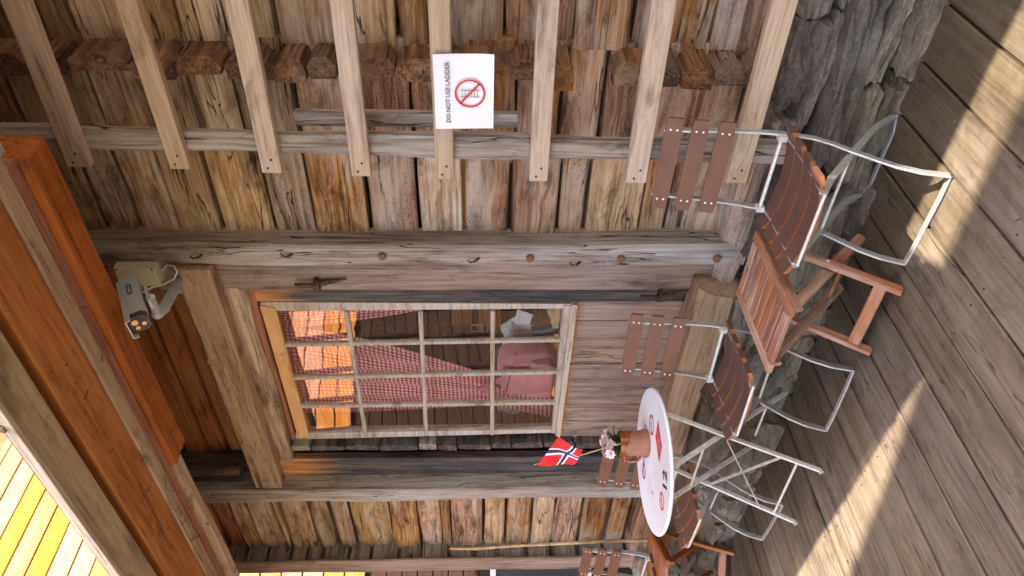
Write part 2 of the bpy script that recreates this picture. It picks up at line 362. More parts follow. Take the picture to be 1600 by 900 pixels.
def beam(name, p0, p1, wd, ht, m, parent=None, upv=(0, 0, 1), wob=.0, cham=.012, seg=None, jit=.0, taper=1.0, end_jit=0.0, bend=0.0, local=False):
    """A timber from p0 to p1 (centre line); its own X runs along it, ht along upv, wd across."""
    p0 = Vector(p0); p1 = Vector(p1); d = p1-p0; Ln = d.length; x = d.normalized()
    z = Vector(upv); z = (z-x*z.dot(x)).normalized(); y = z.cross(x)
    seg = seg or max(2, min(24, int(Ln/.12))) if (wob or bend) else (seg or 1)
    a, b = wd/2, ht/2; s_ = R.random()*100; mb = MB()
    c = [cham*(1+jit*R.uniform(-.7, 1.2)) for _ in range(4)]
    for i in range(seg+1):
        t = i/seg; q = 1+(taper-1)*t
        prof = [(-a, -b+c[0]), (-a+c[0], -b), (a-c[1], -b), (a, -b+c[1]), (a, b-c[2]), (a-c[2], b), (-a+c[3], b), (-a, b-c[3])]
        nx = Ln*t
        for k, (py, pz) in enumerate(prof):
            g = 1 if wob == 0 else 0
            dy = wob*noise.noise(Vector((nx*2.2+s_, py*9, pz*9+3))); dz = wob*noise.noise(Vector((nx*2.2, py*9+s_, pz*9+9)))
            ex = end_jit*R.uniform(-1, 1) if i in (0, seg) else 0
            mb.v.append((nx+ex, py*q+dy+bend*math.sin(math.pi*t), pz*q+dz))
    for i in range(seg):
        for k in range(8):
            k2 = (k+1) % 8; mb.f.append((i*8+k, (i+1)*8+k, (i+1)*8+k2, i*8+k2)); mb.m.append(0)
    mb.f.append(tuple(range(8))); mb.m.append(0); mb.f.append(tuple(seg*8+k for k in range(8))[::-1]); mb.m.append(0)
    o = mb.build(name, m, parent)
    mw = Matrix((x, y, z)).transposed().to_4x4(); mw.translation = p0
    if parent is not None and not local: mw = parent.matrix_world.inverted() @ mw
    o.matrix_local = mw
    return o
def blk(name, x0, x1, y0, y1, z0, z1, m, parent, axis='X', **kw):
    """Box-shaped timber given by its extents; grain along axis."""
    cx, cy, cz = (x0+x1)/2, (y0+y1)/2, (z0+z1)/2
    if axis == 'X': return beam(name, (x0, cy, cz), (x1, cy, cz), abs(y1-y0), abs(z1-z0), m, parent, (0, 0, 1), **kw)
    if axis == 'Z': return beam(name, (cx, cy, z0), (cx, cy, z1), abs(x1-x0), abs(y1-y0), m, parent, (0, 1, 0), **kw)
    return beam(name, (cx, y0, cz), (cx, y1, cz), abs(x1-x0), abs(z1-z0), m, parent, (0, 0, 1), **kw)
def text_mesh(mb, s, size, M, mi=0, bold=0):
    cu = bpy.data.curves.new('lettering', 'FONT'); cu.body = s; cu.size = size; cu.align_x = 'CENTER'; cu.align_y = 'CENTER'; cu.offset = bold; cu.resolution_u = 2
    o = bpy.data.objects.new('lettering', cu); C.objects.link(o)
    dg = bpy.context.evaluated_depsgraph_get(); me = bpy.data.meshes.new_from_object(o.evaluated_get(dg))
    mb.add([M @ v.co for v in me.vertices], [tuple(p.vertices) for p in me.polygons], mi)
    bpy.data.objects.remove(o); bpy.data.curves.remove(cu); bpy.data.meshes.remove(me)
def ring(mb, r0, r1, M, mi=0, k=40, sx=1):
    vs = []
    for j in range(k):
        a = 2*math.pi*j/k
        vs += [M @ Vector((r0*sx*math.cos(a), r0*math.sin(a), 0)), M @ Vector((r1*sx*math.cos(a), r1*math.sin(a), 0))]
    mb.add(vs, [(2*j, 2*j+1, (2*j+3) % (2*k), (2*j+2) % (2*k)) for j in range(k)], mi)
def scribble(mb, w_, h, M, mi=0, seed=1):       # small print too blurred in the photo to read: short uneven strokes
    q = random.Random(seed); x_ = -w_/2
    while x_ < w_/2:
        a = h*q.uniform(.10, .16); hh = h*q.choice((.32, .34, .5)); k = q.uniform(-.1, .1)*h
        for (u0, u1, v0, v1) in ((0, a, -hh, hh), (0, h*.36, hh*k-a/2, hh*k+a/2)): flatpoly(mb, [(x_+u0, v0), (x_+u1, v0), (x_+u1, v1), (x_+u0, v1)], M, mi)
        x_ += h*(.5 if q.random() < .82 else .95)
def flatpoly(mb, pts, M, mi=0): mb.add([M @ Vector((p[0], p[1], 0)) for p in pts], [tuple(range(len(pts)))], mi)
def copy_tree(o, parent=None):
    c = o.copy(); C.objects.link(c); c.parent = parent
    for ch in [q for q in bpy.data.objects if q.parent == o]: copy_tree(ch, c)
    return c

# ---------------------------------------------------------------- ground and deck
g = MB(); g.add([(-90, -90, -.42), (90, -90, -.42), (90, 90, -.42), (-90, 90, -.42)], [(0, 1, 2, 3)]); g.build('ground', m_ground)['kind'] = 'structure'
deck = link('deck', None, None, (0, 0, 0)); deck['kind'] = 'structure'
x = 2.94; i = 0
xs = []
while x > -7.6:
    wd = .2025 if x > -2.2 else R.choice((.13, .165, .2, .15)); xs.append((x-wd, x)); x -= wd
for (xa, xb) in xs:
    yend = 2.44+R.uniform(-.03, .03) if xa > -2.2 else 2.30+R.uniform(-.05, .05)
    dz = R.uniform(-.004, .003)
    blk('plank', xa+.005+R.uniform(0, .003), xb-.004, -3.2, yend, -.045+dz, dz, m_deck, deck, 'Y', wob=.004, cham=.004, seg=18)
joist = MB()
for y in (-2.6, -1.5, -.4, .7, 1.6, 2.3): joist.box((-7.6, y-.05, -.4), (2.95, y+.05, -.05))
joist.build('joist', m_void, deck)
nh_ = MB()
for (xa, xb) in xs:
    if xa < -5.2 or xb > .6: continue
    for y in (.7, 1.6, 2.3):
        for q in (.2, .8): nh_.lathe([(.0045, 0), (.004, .0022), (0, .0026)], 7, (xa+(xb-xa)*q+R.uniform(-.006, .006), y+R.uniform(-.02, .02), .002), caps=False)
nh_.build('nail_head', m_iron, deck)['kind'] = 'stuff'

lt = MB()
for k in range(110):
    x, y = R.uniform(-4.2, .2), R.uniform(.6, 2.35); a = R.uniform(0, 6.28); L_ = R.uniform(.004, .013) if k % 6 else R.uniform(.02, .045); w_ = L_*R.uniform(.3, .8) if k % 6 else .0025
    d = Vector((math.cos(a), math.sin(a), 0)); e = Vector((-d.y, d.x, 0)); c = Vector((x, y, .003))
    lt.add([c-d*L_, c-e*w_+Vector((0, 0, .003)), c+d*L_+Vector((0, 0, .002)), c+e*w_], [(0, 1, 2, 3)], k % 2)
tag(lt.build('litter', [m_moss, m_rust]), 'scattered crumbs of dry leaf, grit and twigs lying on the deck boards', None, None, 'stuff')
# ---------------------------------------------------------------- the log cabin
cab = thing('log_cabin', 'old weathered log cabin with a small paned window and timber posts', 'cabin', (-3, 2.9, 0))
bpy.context.view_layer.update()
YW = 2.75
def logs(seams, x0, x1, m, yf=YW, th=.13, ej=0.0, name='log', wob=.014, pick=None, drop=0):
    for a, b in zip(seams[:-1], seams[1:]):
        lo, hi = min(a, b), max(a, b); gp = R.uniform(.004, .011); dy = R.uniform(-.014, .014)
        mm = pick(lo, hi) if pick else m
        o = blk(name, x0+R.uniform(-1, 1)*ej, x1+R.uniform(-1, 1)*ej, yf+dy, yf+dy+th, lo+gp, hi-gp, mm, cab, 'X', wob=wob, cham=.017, jit=.9)
# right: three runs of wall separated by the cross-wall heads and boarded strip
zA = [3.75, 3.56, 3.40, 3.235, 3.096, 2.862, 2.693, 2.523, 2.327, 2.094, 1.873, 1.674, 1.45, 1.187, .961, .771, .644, .516, .40]
zB = [3.75, 3.60, 3.44, 3.262, 3.118, 2.916, 2.728, 2.548, 2.314, 2.069, 1.833, 1.625, 1.40, 1.214, 1.033, .827, .614, .45, .30]
pk = lambda lo, hi: (m_logpale if (hi > 2.2 and R.random() < .9) or R.random() < .15 else m_log)  # high logs mostly get paler wood to offset the eave's shade
logs(zA, -1.25, 1.6, m_log, pick=pk)
logs(zB, -1.78, -1.22, m_log, YW+.004, ej=.0, pick=pk)
# boarded strip between ladder rail and post: separate sawn ends, uneven lower-left ends
zC = [3.7, 3.56, 3.41, 3.262, 3.118, 2.93, 2.74, 2.50, 2.314, 2.06, 1.83, 1.625, 1.41, 1.19, 1.06, .80, .68, .60, .42, .28]
for a, b in zip(zC[:-1], zC[1:]):
    dy = R.uniform(-.020, .006); gp = R.uniform(.004, .010)
    mm = m_logpale if b > 2.2 else (m_log if R.random() < .8 else m_logpale)  # upper boards lightened in colour against the eave's shadow
    blk('board', -2.19+R.uniform(0, .02), -1.70, 2.722+dy, 2.80, b+gp, a-gp, mm, cab, 'X', wob=.006, cham=.006, jit=.8)
logs([3.78, 3.6, 3.42, 3.27, 3.16, 3.02, 2.9], -4.35, -2.12, m_logbrown, name='board', wob=.006)
zL = [3.78, 3.6, 3.44, 3.29, 3.178, 3.0, 2.952, 2.748, 2.612, 2.475, 2.199, 1.992, 1.83, 1.76, 1.527, 1.363, 1.174, 1.009, .819, .605, .45, .28]
logs(zL, -5.30, -4.12, m_log, pick=lambda lo, hi: m_logbrown if hi > 3.3 else (m_logpale if hi > 2.4 or R.random() < .2 else m_log))  # paler wood above makes up for shade under the eave
core = MB(); core.box((-2.2, 2.86, .25), (1.7, 2.9, 3.75)); core.box((-4.35, 2.86, 2.85), (-2.2, 2.9, 3.75)); core.box((-5.3, 2.86, .25), (-3.93, 2.9, 2.85))
core.box((-4.0, 2.86, .25), (-2.2, 2.9, 1.0)); core.build('light_block_sheet', m_void, cab)  # dark backing sheets added behind the logs to block light
# heads of the cross wall standing proud of the logs
def heads(seams, x0, x1, y0, y1, m, skip=0, name='log_end', jx=.012, jy=.015):
    for a, b in zip(seams[:-1], seams[1:]):
        if R.random() < skip: continue
        hi, lo = max(a, b), min(a, b); gp = R.uniform(.001, .004)
        xl = x0+R.uniform(-1, 1)*jx; yf = y0+R.uniform(-1, 1)*jy; c = R.uniform(.018, .04)
        # a hewn six-sided head, grain along Y
        mb = MB(); h = hi-lo-2*gp; wd = x1-xl; n = 4; q1 = R.uniform(-.035, .0)*(jx > 0); q2 = R.uniform(.0, .03)*(jx > 0)
        for i in range(n+1):
            t = i/n; y = (y1-yf)*t
            for (px, pz) in ((0, h*.03), (0, h*.97), (wd*.6, h), (wd, h*.93+q1), (wd, h*.08+q2), (wd*.5, 0)):
                mb.v.append((y+(R.uniform(-.006, .006) if i == 0 else 0), -(px)+R.uniform(-.003, .003), pz))
        for i in range(n):
            for k in range(6):
                k2 = (k+1) % 6; mb.f.append((i*6+k, (i+1)*6+k, (i+1)*6+k2, i*6+k2)); mb.m.append(0)
        mb.f.append(tuple(range(6))); mb.m.append(0)
        o = mb.build(name, m() if callable(m) else m, cab)
        o.matrix_local = cab.matrix_world.inverted() @ (Matrix.Translation((xl, yf, lo+gp)) @ Matrix.Rotation(math.radians(90), 4, 'Z'))
hd = [3.56, 3.40, 3.235, 3.096, 2.862, 2.693, 2.523, 2.327, 2.21, 2.094, 1.873, 1.674, 1.45, 1.30, 1.187]
heads(hd, -1.325, -1.24, 2.615, 2.80, lambda: m_end, jx=.022, jy=.035)
heads([1.03, .90, .771, .644, .52, .41, .29], -1.335, -1.24, 2.61, 2.80, lambda: m_end, jx=.022, jy=.03)
# hollow knot where one head has rotted away
kb = MB(); kb.ball((0, 0, 0), (.05, .045, .022), 0, 14, 8, lambda d: 1+.35*noise.noise(d*3)); kb.tube([(-.03, -.02, .005), (.0, -.05, .0), (.05, -.045, -.006)], .012, 6, 0, [1, 1.3, .6])
kb.build('rotten_knot', m_void, cab, WY(965, 112, 2.70)-cab.location, (0, .2, 0), True)

# posts
def vbox(name, x0, x1, y0, y1, z0, z1, m, **kw): return blk(name, min(x0, x1), max(x0, x1), y0, y1, z0, z1, m, cab, 'Z', **kw)
p1 = vbox('post', -2.262, -2.139, 2.60, 2.75, .29, 3.42, m_grey, wob=.012, cham=.012, seg=28)
def peg(px, py, Y, r=.02, m=None, name='peg'):
    mb = MB(); mb.lathe([(r*.9, -.01), (r, .006), (r*.85, .012), (r*.3, .013)], 14)
    o = mb.build(name, m or m_rust, cab, WY(px, py, Y)-cab.location, (math.pi/2, 0, 0), True); return o
for (px, py) in ((597, 400), (828, 403), (970, 404), (1120, 404)): peg(px, py, 2.598)
for (px, py) in ((310, 399), (450, 397), (742, 405), (900, 410)):
    mb = MB(); mb.tube([(0, 0, -.02), (0, -.018, 0), (.004, -.02, .022), (.012, -.012, .03)], .006, 6)
    mb.build('bent_nail', m_iron, cab, WY(px, py, 2.60)-cab.location, (0, R.uniform(-.6, .6), 0))
vbox('jamb_board', -2.475, -2.250, 2.662, 2.74, .355, 3.10, m_mauve, wob=.006, cham=.006, seg=20)
vbox('jamb_lining', -2.60, -2.47, 2.715, 2.80, .47, 2.70, m_jamb, wob=.004, cham=.004, seg=20)
for (px, py) in ((487, 440), (1022, 458)):       # forged pintles left from a shutter
    mb = MB(); mb.tube([(0, -.03, .075), (0, -.03, -.04)], .013, 10); mb.box((-.028, -.035, -.035), (.028, .0, -.015)); mb.tube([(0, -.02, -.03), (.012, -.012, -.10), (.022, -.004, -.17)], .014, 8, 0, [1.2, .8, .3])
    mb.tube([(0, -.03, -.015), (0, -.03, -.045)], .026, 10)
    mb.build('shutter_pintle', m_iron, cab, WY(px, py, 2.655)-cab.location, (0, 0, 0), True)
p2 = vbox('post', -4.225, -4.097, 2.55, 2.72, .42, 3.45, m_grey, wob=.010, cham=.010, seg=26)
vbox('trim_board', -4.10, XX(716, 2.665), 2.667, 2.72, .50, 2.93, m_trim, wob=.004, cham=.004, seg=22)
p3 = vbox('post', XX(892, 2.60), XX(876, 2.60), 2.60, 2.63, .25, 3.5, m_mauve, wob=.008, cham=.010, seg=24)
heads([3.42, 3.28, 3.12, 2.95, 2.83, 2.72, 2.52, 2.36, 2.15, 1.98, 1.78, 1.60, 1.42, 1.20, 1.0, .82, .62, .45, .28], -5.28, -5.168, 2.635, 2.80, lambda: m_endg, jx=0, jy=0)
# heads beside the window
xe = XX(702, 2.63)
zz = [ZZ(q, 705, 2.63) for q in (452, 483, 538, 592, 653, 683, 715, 768, 800, 850, 900, 945, 985, 1030)]
heads(zz, xe-.05, xe, 2.665, 2.80, lambda: m_dark if R.random() < .8 else m_endg, jx=0, jy=.006)
vbox('jamb_lining', XX(713, 2.74)-.05, XX(690, 2.78)+.02, 2.79, 2.83, .5, 2.85, m_dark)
# window head: wide tan board, bark edged pole, red and orange linings
xr, xl = -2.262, -4.10
blk('head_board', xl, xr, 2.575, 2.655, ZZ(353, 500, 2.575), ZZ(300, 500, 2.575), m_tan, cab, 'X', wob=.006, cham=.006, seg=18)
blk('head_pole', -3.93, -2.46, 2.665, 2.76, ZZ(394, 500, 2.665), ZZ(352, 500, 2.665), m_bark, cab, 'X', wob=.016, cham=.022, seg=22)
blk('head_lining', -3.87, -2.46, 2.71, 2.80, ZZ(409, 500, 2.71), ZZ(393, 500, 2.71), m_red, cab, 'X', cham=.004)
# diagonal-ended corner filler at the far end of the head board
# hewn brace stub under the eave and batten
o = beam('brace_block', (-3.99, 2.70, 3.05), (-3.99, 2.70, 3.45), .10, .17, m_dark, cab, (0, 1, 0), wob=.02, cham=.02, jit=.8)
# sill log and boarding under the window
blk('sill_log', -4.15, -2.36, 2.50, 2.74, .29, .49, m_tan, cab, 'X', wob=.03, cham=.05, seg=18)
blk('sill_log', -2.36, 1.6, 2.60, 2.80, .28, .42, m_log, cab, 'X', wob=.03, cham=.04)
blk('sill_log', -5.3, -4.15, 2.60, 2.80, .28, .44, m_log, cab, 'X', wob=.03, cham=.04)
xb = [-2.605, -2.75, -2.885, -3.095, -3.30, -3.46, -3.62, -3.84]
for a, b in zip(xb[:-1], xb[1:]):
    vbox('wall_board', b+.002, a-.002, 2.72+R.uniform(-.004, .004), 2.76, .455, 1.05, m_btop, wob=.003, cham=.003, seg=5)
    mb = MB()  # wood still fresh where the sill sheltered it
blk('shelf_strip', -3.55, -2.62, 2.66, 2.74, .425, .452, m_dark, cab, 'X', cham=.003)

# window: sash, muntins, panes
YG = 2.715
def PX(px, py, Y=YG): return WY(px, py, Y)
win = MB()
def slab4(mb, q, depth, mi=0):       # a board given by its four face corners (at the front plane), extruded back
    f = [Vector(p) for p in q]; b = [p+Vector((0, depth, 0)) for p in f]
    mb.add(f+b, [(0, 1, 2, 3), (7, 6, 5, 4), (0, 4, 5, 1), (1, 5, 6, 2), (2, 6, 7, 3), (3, 7, 4, 0)], mi)
tr_, br_, bl_, tl_ = (405, 478), (893, 480), (863, 675), (465, 683)
wobj = link('window', None, cab, -cab.location)
bpy.context.view_layer.update()
slab4(win, [PX(407, 472), PX(895, 475), PX(895, 482), PX(407, 486)], .05); win.build('stile', m_sash, wobj)
win = MB(); slab4(win, [PX(462, 677), PX(868, 671), PX(868, 676), PX(462, 687)], .05); win.build('stile', m_sash, wobj)
hd_ = MB(); slab4(hd_, [PX(406, 478, YG-.006), PX(466, 684, YG-.006), PX(483, 683, YG-.006), PX(430, 482, YG-.006)], .06); hd_.build('top_rail', m_sashor, wobj)
br = MB(); slab4(br, [PX(880, 478, YG-.004), PX(862, 677, YG-.004), PX(869, 677, YG-.004), PX(893, 478, YG-.004)], .055); br.build('bottom_rail', m_sash, wobj)
sl = MB(); slab4(sl, [PX(893, 477, YG-.03), PX(868, 681, YG-.03), PX(875, 684, YG-.03), PX(903, 477, YG-.03)], .09); sl.build('sill', m_sash, wobj)
hor = lambda t: (431+(485-431)*t)   # top edge of glass as t goes right->left
# upright muntins run between top and bottom; cross muntins run right->left
ys_top = [486, 538, 590, 634, 677]; ys_bot = [484, 530, 580, 628, 669]
def lineY(i, px):                    # y of upright muntin i at photo x
    t = (px-430)/(880-430); return ys_top[i]*(1-t)+ys_bot[i]*t
xr_ = [430, 541, 657, 770, 881]; xl_ = [484, 571, 666, 769, 862]
def lineX(j, py):
    t = (py-485)/(675-485); return xr_[j]*(1-t)+xl_[j]*t
for i in (1, 2, 3):
    mb = MB(); wv = [PX(q, lineY(i, q)) for q in [430+(481-430)*((lineY(i, 455)-485)/190), 600, 750, lineX(4, lineY(i, 870))]]
    mb.bar(wv, .026, .03, (1, 0, 0)); mb.build('muntin', m_sash, wobj)
for j in (1, 2, 3):
    mb = MB(); wv = [PX(lineX(j, q), q, YG+.003) for q in (484, 550, 610, 677)]
    mb.bar(wv, .024, .03, (0, 0, 1)); mb.build('muntin', m_sash, wobj)
for i in range(4):
    for j in range(4):
        qs = []
        for (ii, jj) in ((i, j), (i+1, j), (i+1, j+1), (i, j+1)):
            py = lineY(ii, xr_[jj]); px = lineX(jj, py); py = lineY(ii, px); qs.append(PX(px, py, YG+.02))
        c = sum(qs, Vector())/4; mb = MB(); yaw = R.uniform(-.004, .004)
        mb.add([q-c for q in qs], [(0, 1, 2, 3)])
        mb.build('pane', m_glass, wobj, c, (math.radians(3.2)+R.uniform(-.003, .003), 0, yaw))
# window reveal boards
blk('window_lining', -3.86, -2.60, 2.765, 2.86, 1.0, 1.03, m_honey, cab, 'X')
blk('window_lining', -3.86, -2.60, 2.80, 2.86, 2.70, 2.74, m_honey, cab, 'X')

# room behind the glass
rm = MB(); rm.box((-5.3, 2.9, .2), (-1.2, 6.0, .24)); rm.box((-5.3, 5.95, .2), (-1.2, 6.0, 3.3)); rm.box((-5.35, 2.9, .2), (-5.3, 6, 3.3)); rm.box((-1.2, 2.9, .2), (-1.15, 6, 3.3)); rm.box((-5.35, 2.9, 3.3), (-1.15, 2.95, 3.34)); rm.box((-5.35, 2.95, 3.3), (-3.4, 4.1, 3.34)); rm.box((-2.1, 2.95, 3.3), (-1.15, 4.1, 3.34)); rm.box((-5.35, 4.1, 3.3), (-1.15, 6, 3.34))  # ceiling gap added under the roof opening to brighten the room
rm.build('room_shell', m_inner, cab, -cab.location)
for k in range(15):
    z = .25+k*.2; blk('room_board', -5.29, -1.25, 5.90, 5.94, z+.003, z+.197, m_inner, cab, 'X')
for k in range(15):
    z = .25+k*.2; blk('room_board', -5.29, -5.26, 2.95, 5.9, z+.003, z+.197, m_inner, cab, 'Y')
rd = thing('interior_bench', 'honey coloured wooden bench with a carved rounded end just inside the window', 'bench', (-3.4, 3.2, .24)); bpy.context.view_layer.update()
def inb(name, x0, x1, y0, y1, z0, z1, m=m_honey, ax='X'): return blk(name, x0, x1, y0, y1, z0, z1, m, rd, ax, cham=.008)
inb('seat', -4.6, -2.6, 3.05, 3.62, .80, .85)
inb('front_panel', -4.6, -2.6, 3.02, 3.05, .24, .84)
inb('leg', -4.55, -4.45, 3.05, 3.15, .24, .80, ax='Z'); inb('leg', -2.75, -2.65, 3.05, 3.15, .24, .80, ax='Z')
for k in range(5):
    x0 = -4.55+k*.19
    mb = MB(); h0 = .30+.13*math.sin(k*.8+.6); n = 8
    pts = [(x0, 0)]+[(x0+.187*j/n, h0+.05*math.sin(j/n*math.pi+k)) for j in range(n+1)]+[(x0+.187, 0)]
    mb.add([(p[0], 3.66, .85+p[1]) for p in pts]+[(p[0], 3.69, .85+p[1]) for p in pts], [tuple(range(len(pts))), tuple(range(2*len(pts)-1, len(pts)-1, -1))]+[(a, a+len(pts), (a+1) % len(pts)+len(pts), (a+1) % len(pts)) for a in range(len(pts))])
    mb.build('back_board', m_honey, rd, -rd.location)
# wall piece with framed dark opening and the little notice, seen beyond the curtain
blk('room_post', -4.86, -4.72, 4.6, 4.75, .24, 3.3, m_inner, cab, 'Z'); blk('room_rail', -4.8, -2.6, 4.62, 4.70, 1.62, 1.80, m_honey, cab, 'X'); blk('room_rail', -4.8, -2.6, 4.60, 4.64, 1.36, 1.56, m_honey, cab, 'X')
blk('room_rail', -4.8, -2.6, 4.66, 4.70, .24, 1.34, m_inner, cab, 'X')
pc = WY(749, 513, 4.55); nb = MB(); nb.box((-.045, 0, -.075), (.045, .004, .075), 0); nb.box((-.036, -.002, .022), (.036, 0, .066), 1); nb.box((-.036, -.002, -.066), (.036, 0, -.03), 1)
for k in range(4): nb.box((-.03, -.002, -.012+k*.008), (.03, 0, -.009+k*.008), 1)
tag(nb.build('notice_card', [m_paper, m_black], None, pc), 'small white notice card with two dark squares, seen through the window', 'notice')
hk = MB()
def cloth(name, rows, m, thick=.0, parent=None):
    """rows: list of polylines (top to bottom); pleated sheet with cloth UVs"""
    n = len(rows[0]); vs = [p for r in rows for p in r]; fs = []; 
    for i in range(len(rows)-1):
        for j in range(n-1): fs.append((i*n+j, i*n+j+1, (i+1)*n+j+1, (i+1)*n+j))
    me = bpy.data.meshes.new(name); me.from_pydata([tuple(v) for v in vs], [], fs); uv = me.uv_layers.new(name='UVMap')
    return me, uv, n
def curtain(label, top, bot, yc, W, pleats, amp, zt):
    rows = []; nj = 60; ni = 40
    for i in range(ni+1):
        t = i/ni; row = []
        for j in range(nj+1):
            s = j/nj
            xa = top[0][0]+(bot[0][0]-top[0][0])*(t**1.3); xb_ = top[1][0]+(bot[1][0]-top[1][0])*(t**1.3)
            z = top[0][1]+(bot[0][1]-top[0][1])*t+ (top[1][1]-top[0][1])*s*(1-t)+(bot[1][1]-bot[0][1])*s*t
            row.append(Vector((xa+(xb_-xa)*s, yc+amp*(1-.3*t)*math.sin(s*pleats*2*math.pi+.8*math.sin(3*t))+.01*math.sin(9*s+5*t), z)))
        rows.append(row)
    me, uv, n = cloth('curtain', rows, m_ging)
    Ln = (rows[0][0]-rows[-1][0]).length
    for p in me.polygons:
        for li in p.loop_indices:
            vi = me.loops[li].vertex_index; i, j = divmod(vi, n); uv.data[li].uv = (j/nj*W, i/ni*Ln)
    me.materials.append(m_ging); me.polygons.foreach_set('use_smooth', [True]*len(me.polygons))
    return tag(link('curtain', me), label, 'curtain', 'gingham curtains at the window')
P = lambda px, py, Y: (WY(px, py, Y).x, WY(px, py, Y).z)
curtain('red and white gingham curtain gathered to the left half of the window', (P(425, 515, 2.90), P(480, 652, 2.90)), (P(772, 592, 2.90), P(772, 640, 2.90)), 2.93, 1.05, 5, .016, 0)
curtain('narrow strip of red gingham curtain drawn aside at the right of the window', (P(425, 478, 2.90), P(430, 520, 2.90)), (P(700, 470, 2.90), P(700, 482, 2.90)), 2.93, .5, 3, .012, 0)
curtain('tail of red gingham curtain hanging behind the pink backpack', (P(762, 598, 2.96), P(762, 640, 2.96)), (P(862, 600, 3.0), P(862, 655, 3.0)), 3.0, .8, 4, .014, 0)
tb = MB(); cc = WY(760, 608, 2.87)
for k in range(14):
    a = R.uniform(0, 6.28); rr = R.uniform(.01, .05); tb.ball((rr*math.cos(a), R.uniform(-.015, .01), rr*math.sin(a)*1.2), R.uniform(.010, .02), 0, 7, 4)
tag(tb.build('curtain_tieback', m_pink, None, cc, None, True), 'pale pink ruffled tieback holding the gingham curtain', 'tieback')
# backpack
bk = thing('pink_backpack', 'pink backpack standing on the bench behind the lower window panes', 'backpack', WY(868, 574, 2.94)); bpy.context.view_layer.update()
def PB(px, py, Y): return WY(px, py, Y)-bk.location
def pillow(mb, c, hx, hy, hz, e=.55, mi=0, nz=.04, seg=28, rings=18, seed=0):
    def fn(d): return 1
    base = len(mb.v)
    for i in range(rings+1):
        th = math.pi*i/rings
        for j in range(seg):
            a = 2*math.pi*j/seg; d = Vector((math.sin(th)*math.cos(a), math.sin(th)*math.sin(a), math.cos(th)))
            q = Vector([math.copysign(abs(v)**e, v) for v in d]); k = 1+nz*noise.noise(d*2.5+Vector((seed, 0, 0)))
            mb.v.append((c[0]+q.x*hx*k, c[1]+q.y*hy*k, c[2]+q.z*hz*k))
    for i in range(rings):
        for j in range(seg):
            j2 = (j+1) % seg; mb.f.append((base+i*seg+j, base+(i+1)*seg+j, base+(i+1)*seg+j2, base+i*seg+j2)); mb.m.append(mi)
mb = MB(); pillow(mb, (0, 0, .17), .19, .11, .185, .62, 0, .10); mb.build('body', m_pink, bk, None, None, True)
mb = MB(); pillow(mb, (.0, -.075, .10), .165, .06, .085, .55, 0, .08, seed=4); mb.build('front_pocket', m_pink, bk, None, None, True)
mb = MB(); mb.bar([(-.03+.05*math.cos(a), -.08, .335+.04*math.sin(a)) for a in [math.pi*k/10 for k in range(11)]], .02, .006, (0, 1, 0)); mb.build('handle', m_strap, bk)
mb = MB(); mb.bar([(-.19, -.06, .30), (-.06, -.115, .30), (.08, -.115, .28), (.19, -.05, .25)], .006, .004, (0, 0, 1)); mb.build('zip', m_strap, bk)
mb = MB(); mb.bar([(.10, -.118, .33), (.11, -.13, .2), (.11, -.142, .05)], .05, .006, (1, 0, 0)); mb.build('strap', m_pink, bk)
def fluff(name, label, cat, px, py, Y, hx, hy, hz, m, seed):
    mb = MB(); pillow(mb, (0, 0, 0), hx, hy, hz, .8, 0, .25, 40, 26, seed)
    for i in range(len(mb.v)):
        v = Vector(mb.v[i]); k = 1+.06*noise.noise(v*38); mb.v[i] = tuple(v*k)
    return tag(mb.build(name, m, None, WY(px, py, Y), None, True), label, cat)
fluff('sheepskin', 'pale mint sheepskin draped over the bench behind the pink backpack', 'sheepskin', 826, 530, 3.20, .20, .06, .16, m_fleece, 1)
fluff('sheepskin', 'grey sheepskin cushion at the left of the pink backpack', 'sheepskin', 797, 622, 3.06, .12, .07, .10, m_fleece2, 5)
mb = MB(); mb.bar([WY(772, 548, 3.0), WY(785, 556, 2.99), WY(800, 566, 3.0)], .085, .006, (0, .2, 1)); tag(mb.build('webbing_strap', m_strap), 'dark grey webbing strap hanging in front of the mint sheepskin', 'strap')
# clutter on the inside sill at the right
sh = MB(); c0 = WY(870, 515, 3.0)
mb = MB(); mb.lathe([(.0, 0), (.03, .0), (.032, .02), (.032, .13), (.026, .15), (.026, .17), (0, .172)], 18); tag(mb.build('thermos_flask', m_thermos, None, WY(875, 512, 3.0)+Vector((0, 0, 0)), (0, -.15, 0), True), 'dark flask standing inside the lower right window pane', 'flask')
bkt = MB(); bkt.lathe([(.055, 0), (.075, .11), (.078, .115), (.07, .112), (.05, .01)], 20); tag(bkt.build('wicker_basket', m_rust, None, WY(868, 492, 3.02), None, True), 'brown basket inside the lower right corner of the window', 'basket')
nm = MB(); nm.bar([(-.07, 0, -.03), (0, -.02, .02), (.08, 0, .0)], .10, .003, (.2, .3, 1)); tag(nm.build('folded_newspaper', m_paper, None, WY(820, 502, 3.1)), 'folded newspaper lying behind the lower right pane', 'newspaper')
tag(blk('interior_shelf', -3.15, -2.62, 3.0, 3.35, WY(880, 500, 3.05).z-.06, WY(880, 500, 3.05).z-.03, m_honey, None, 'X'), 'orange wooden shelf just inside the right side of the window', 'shelf')

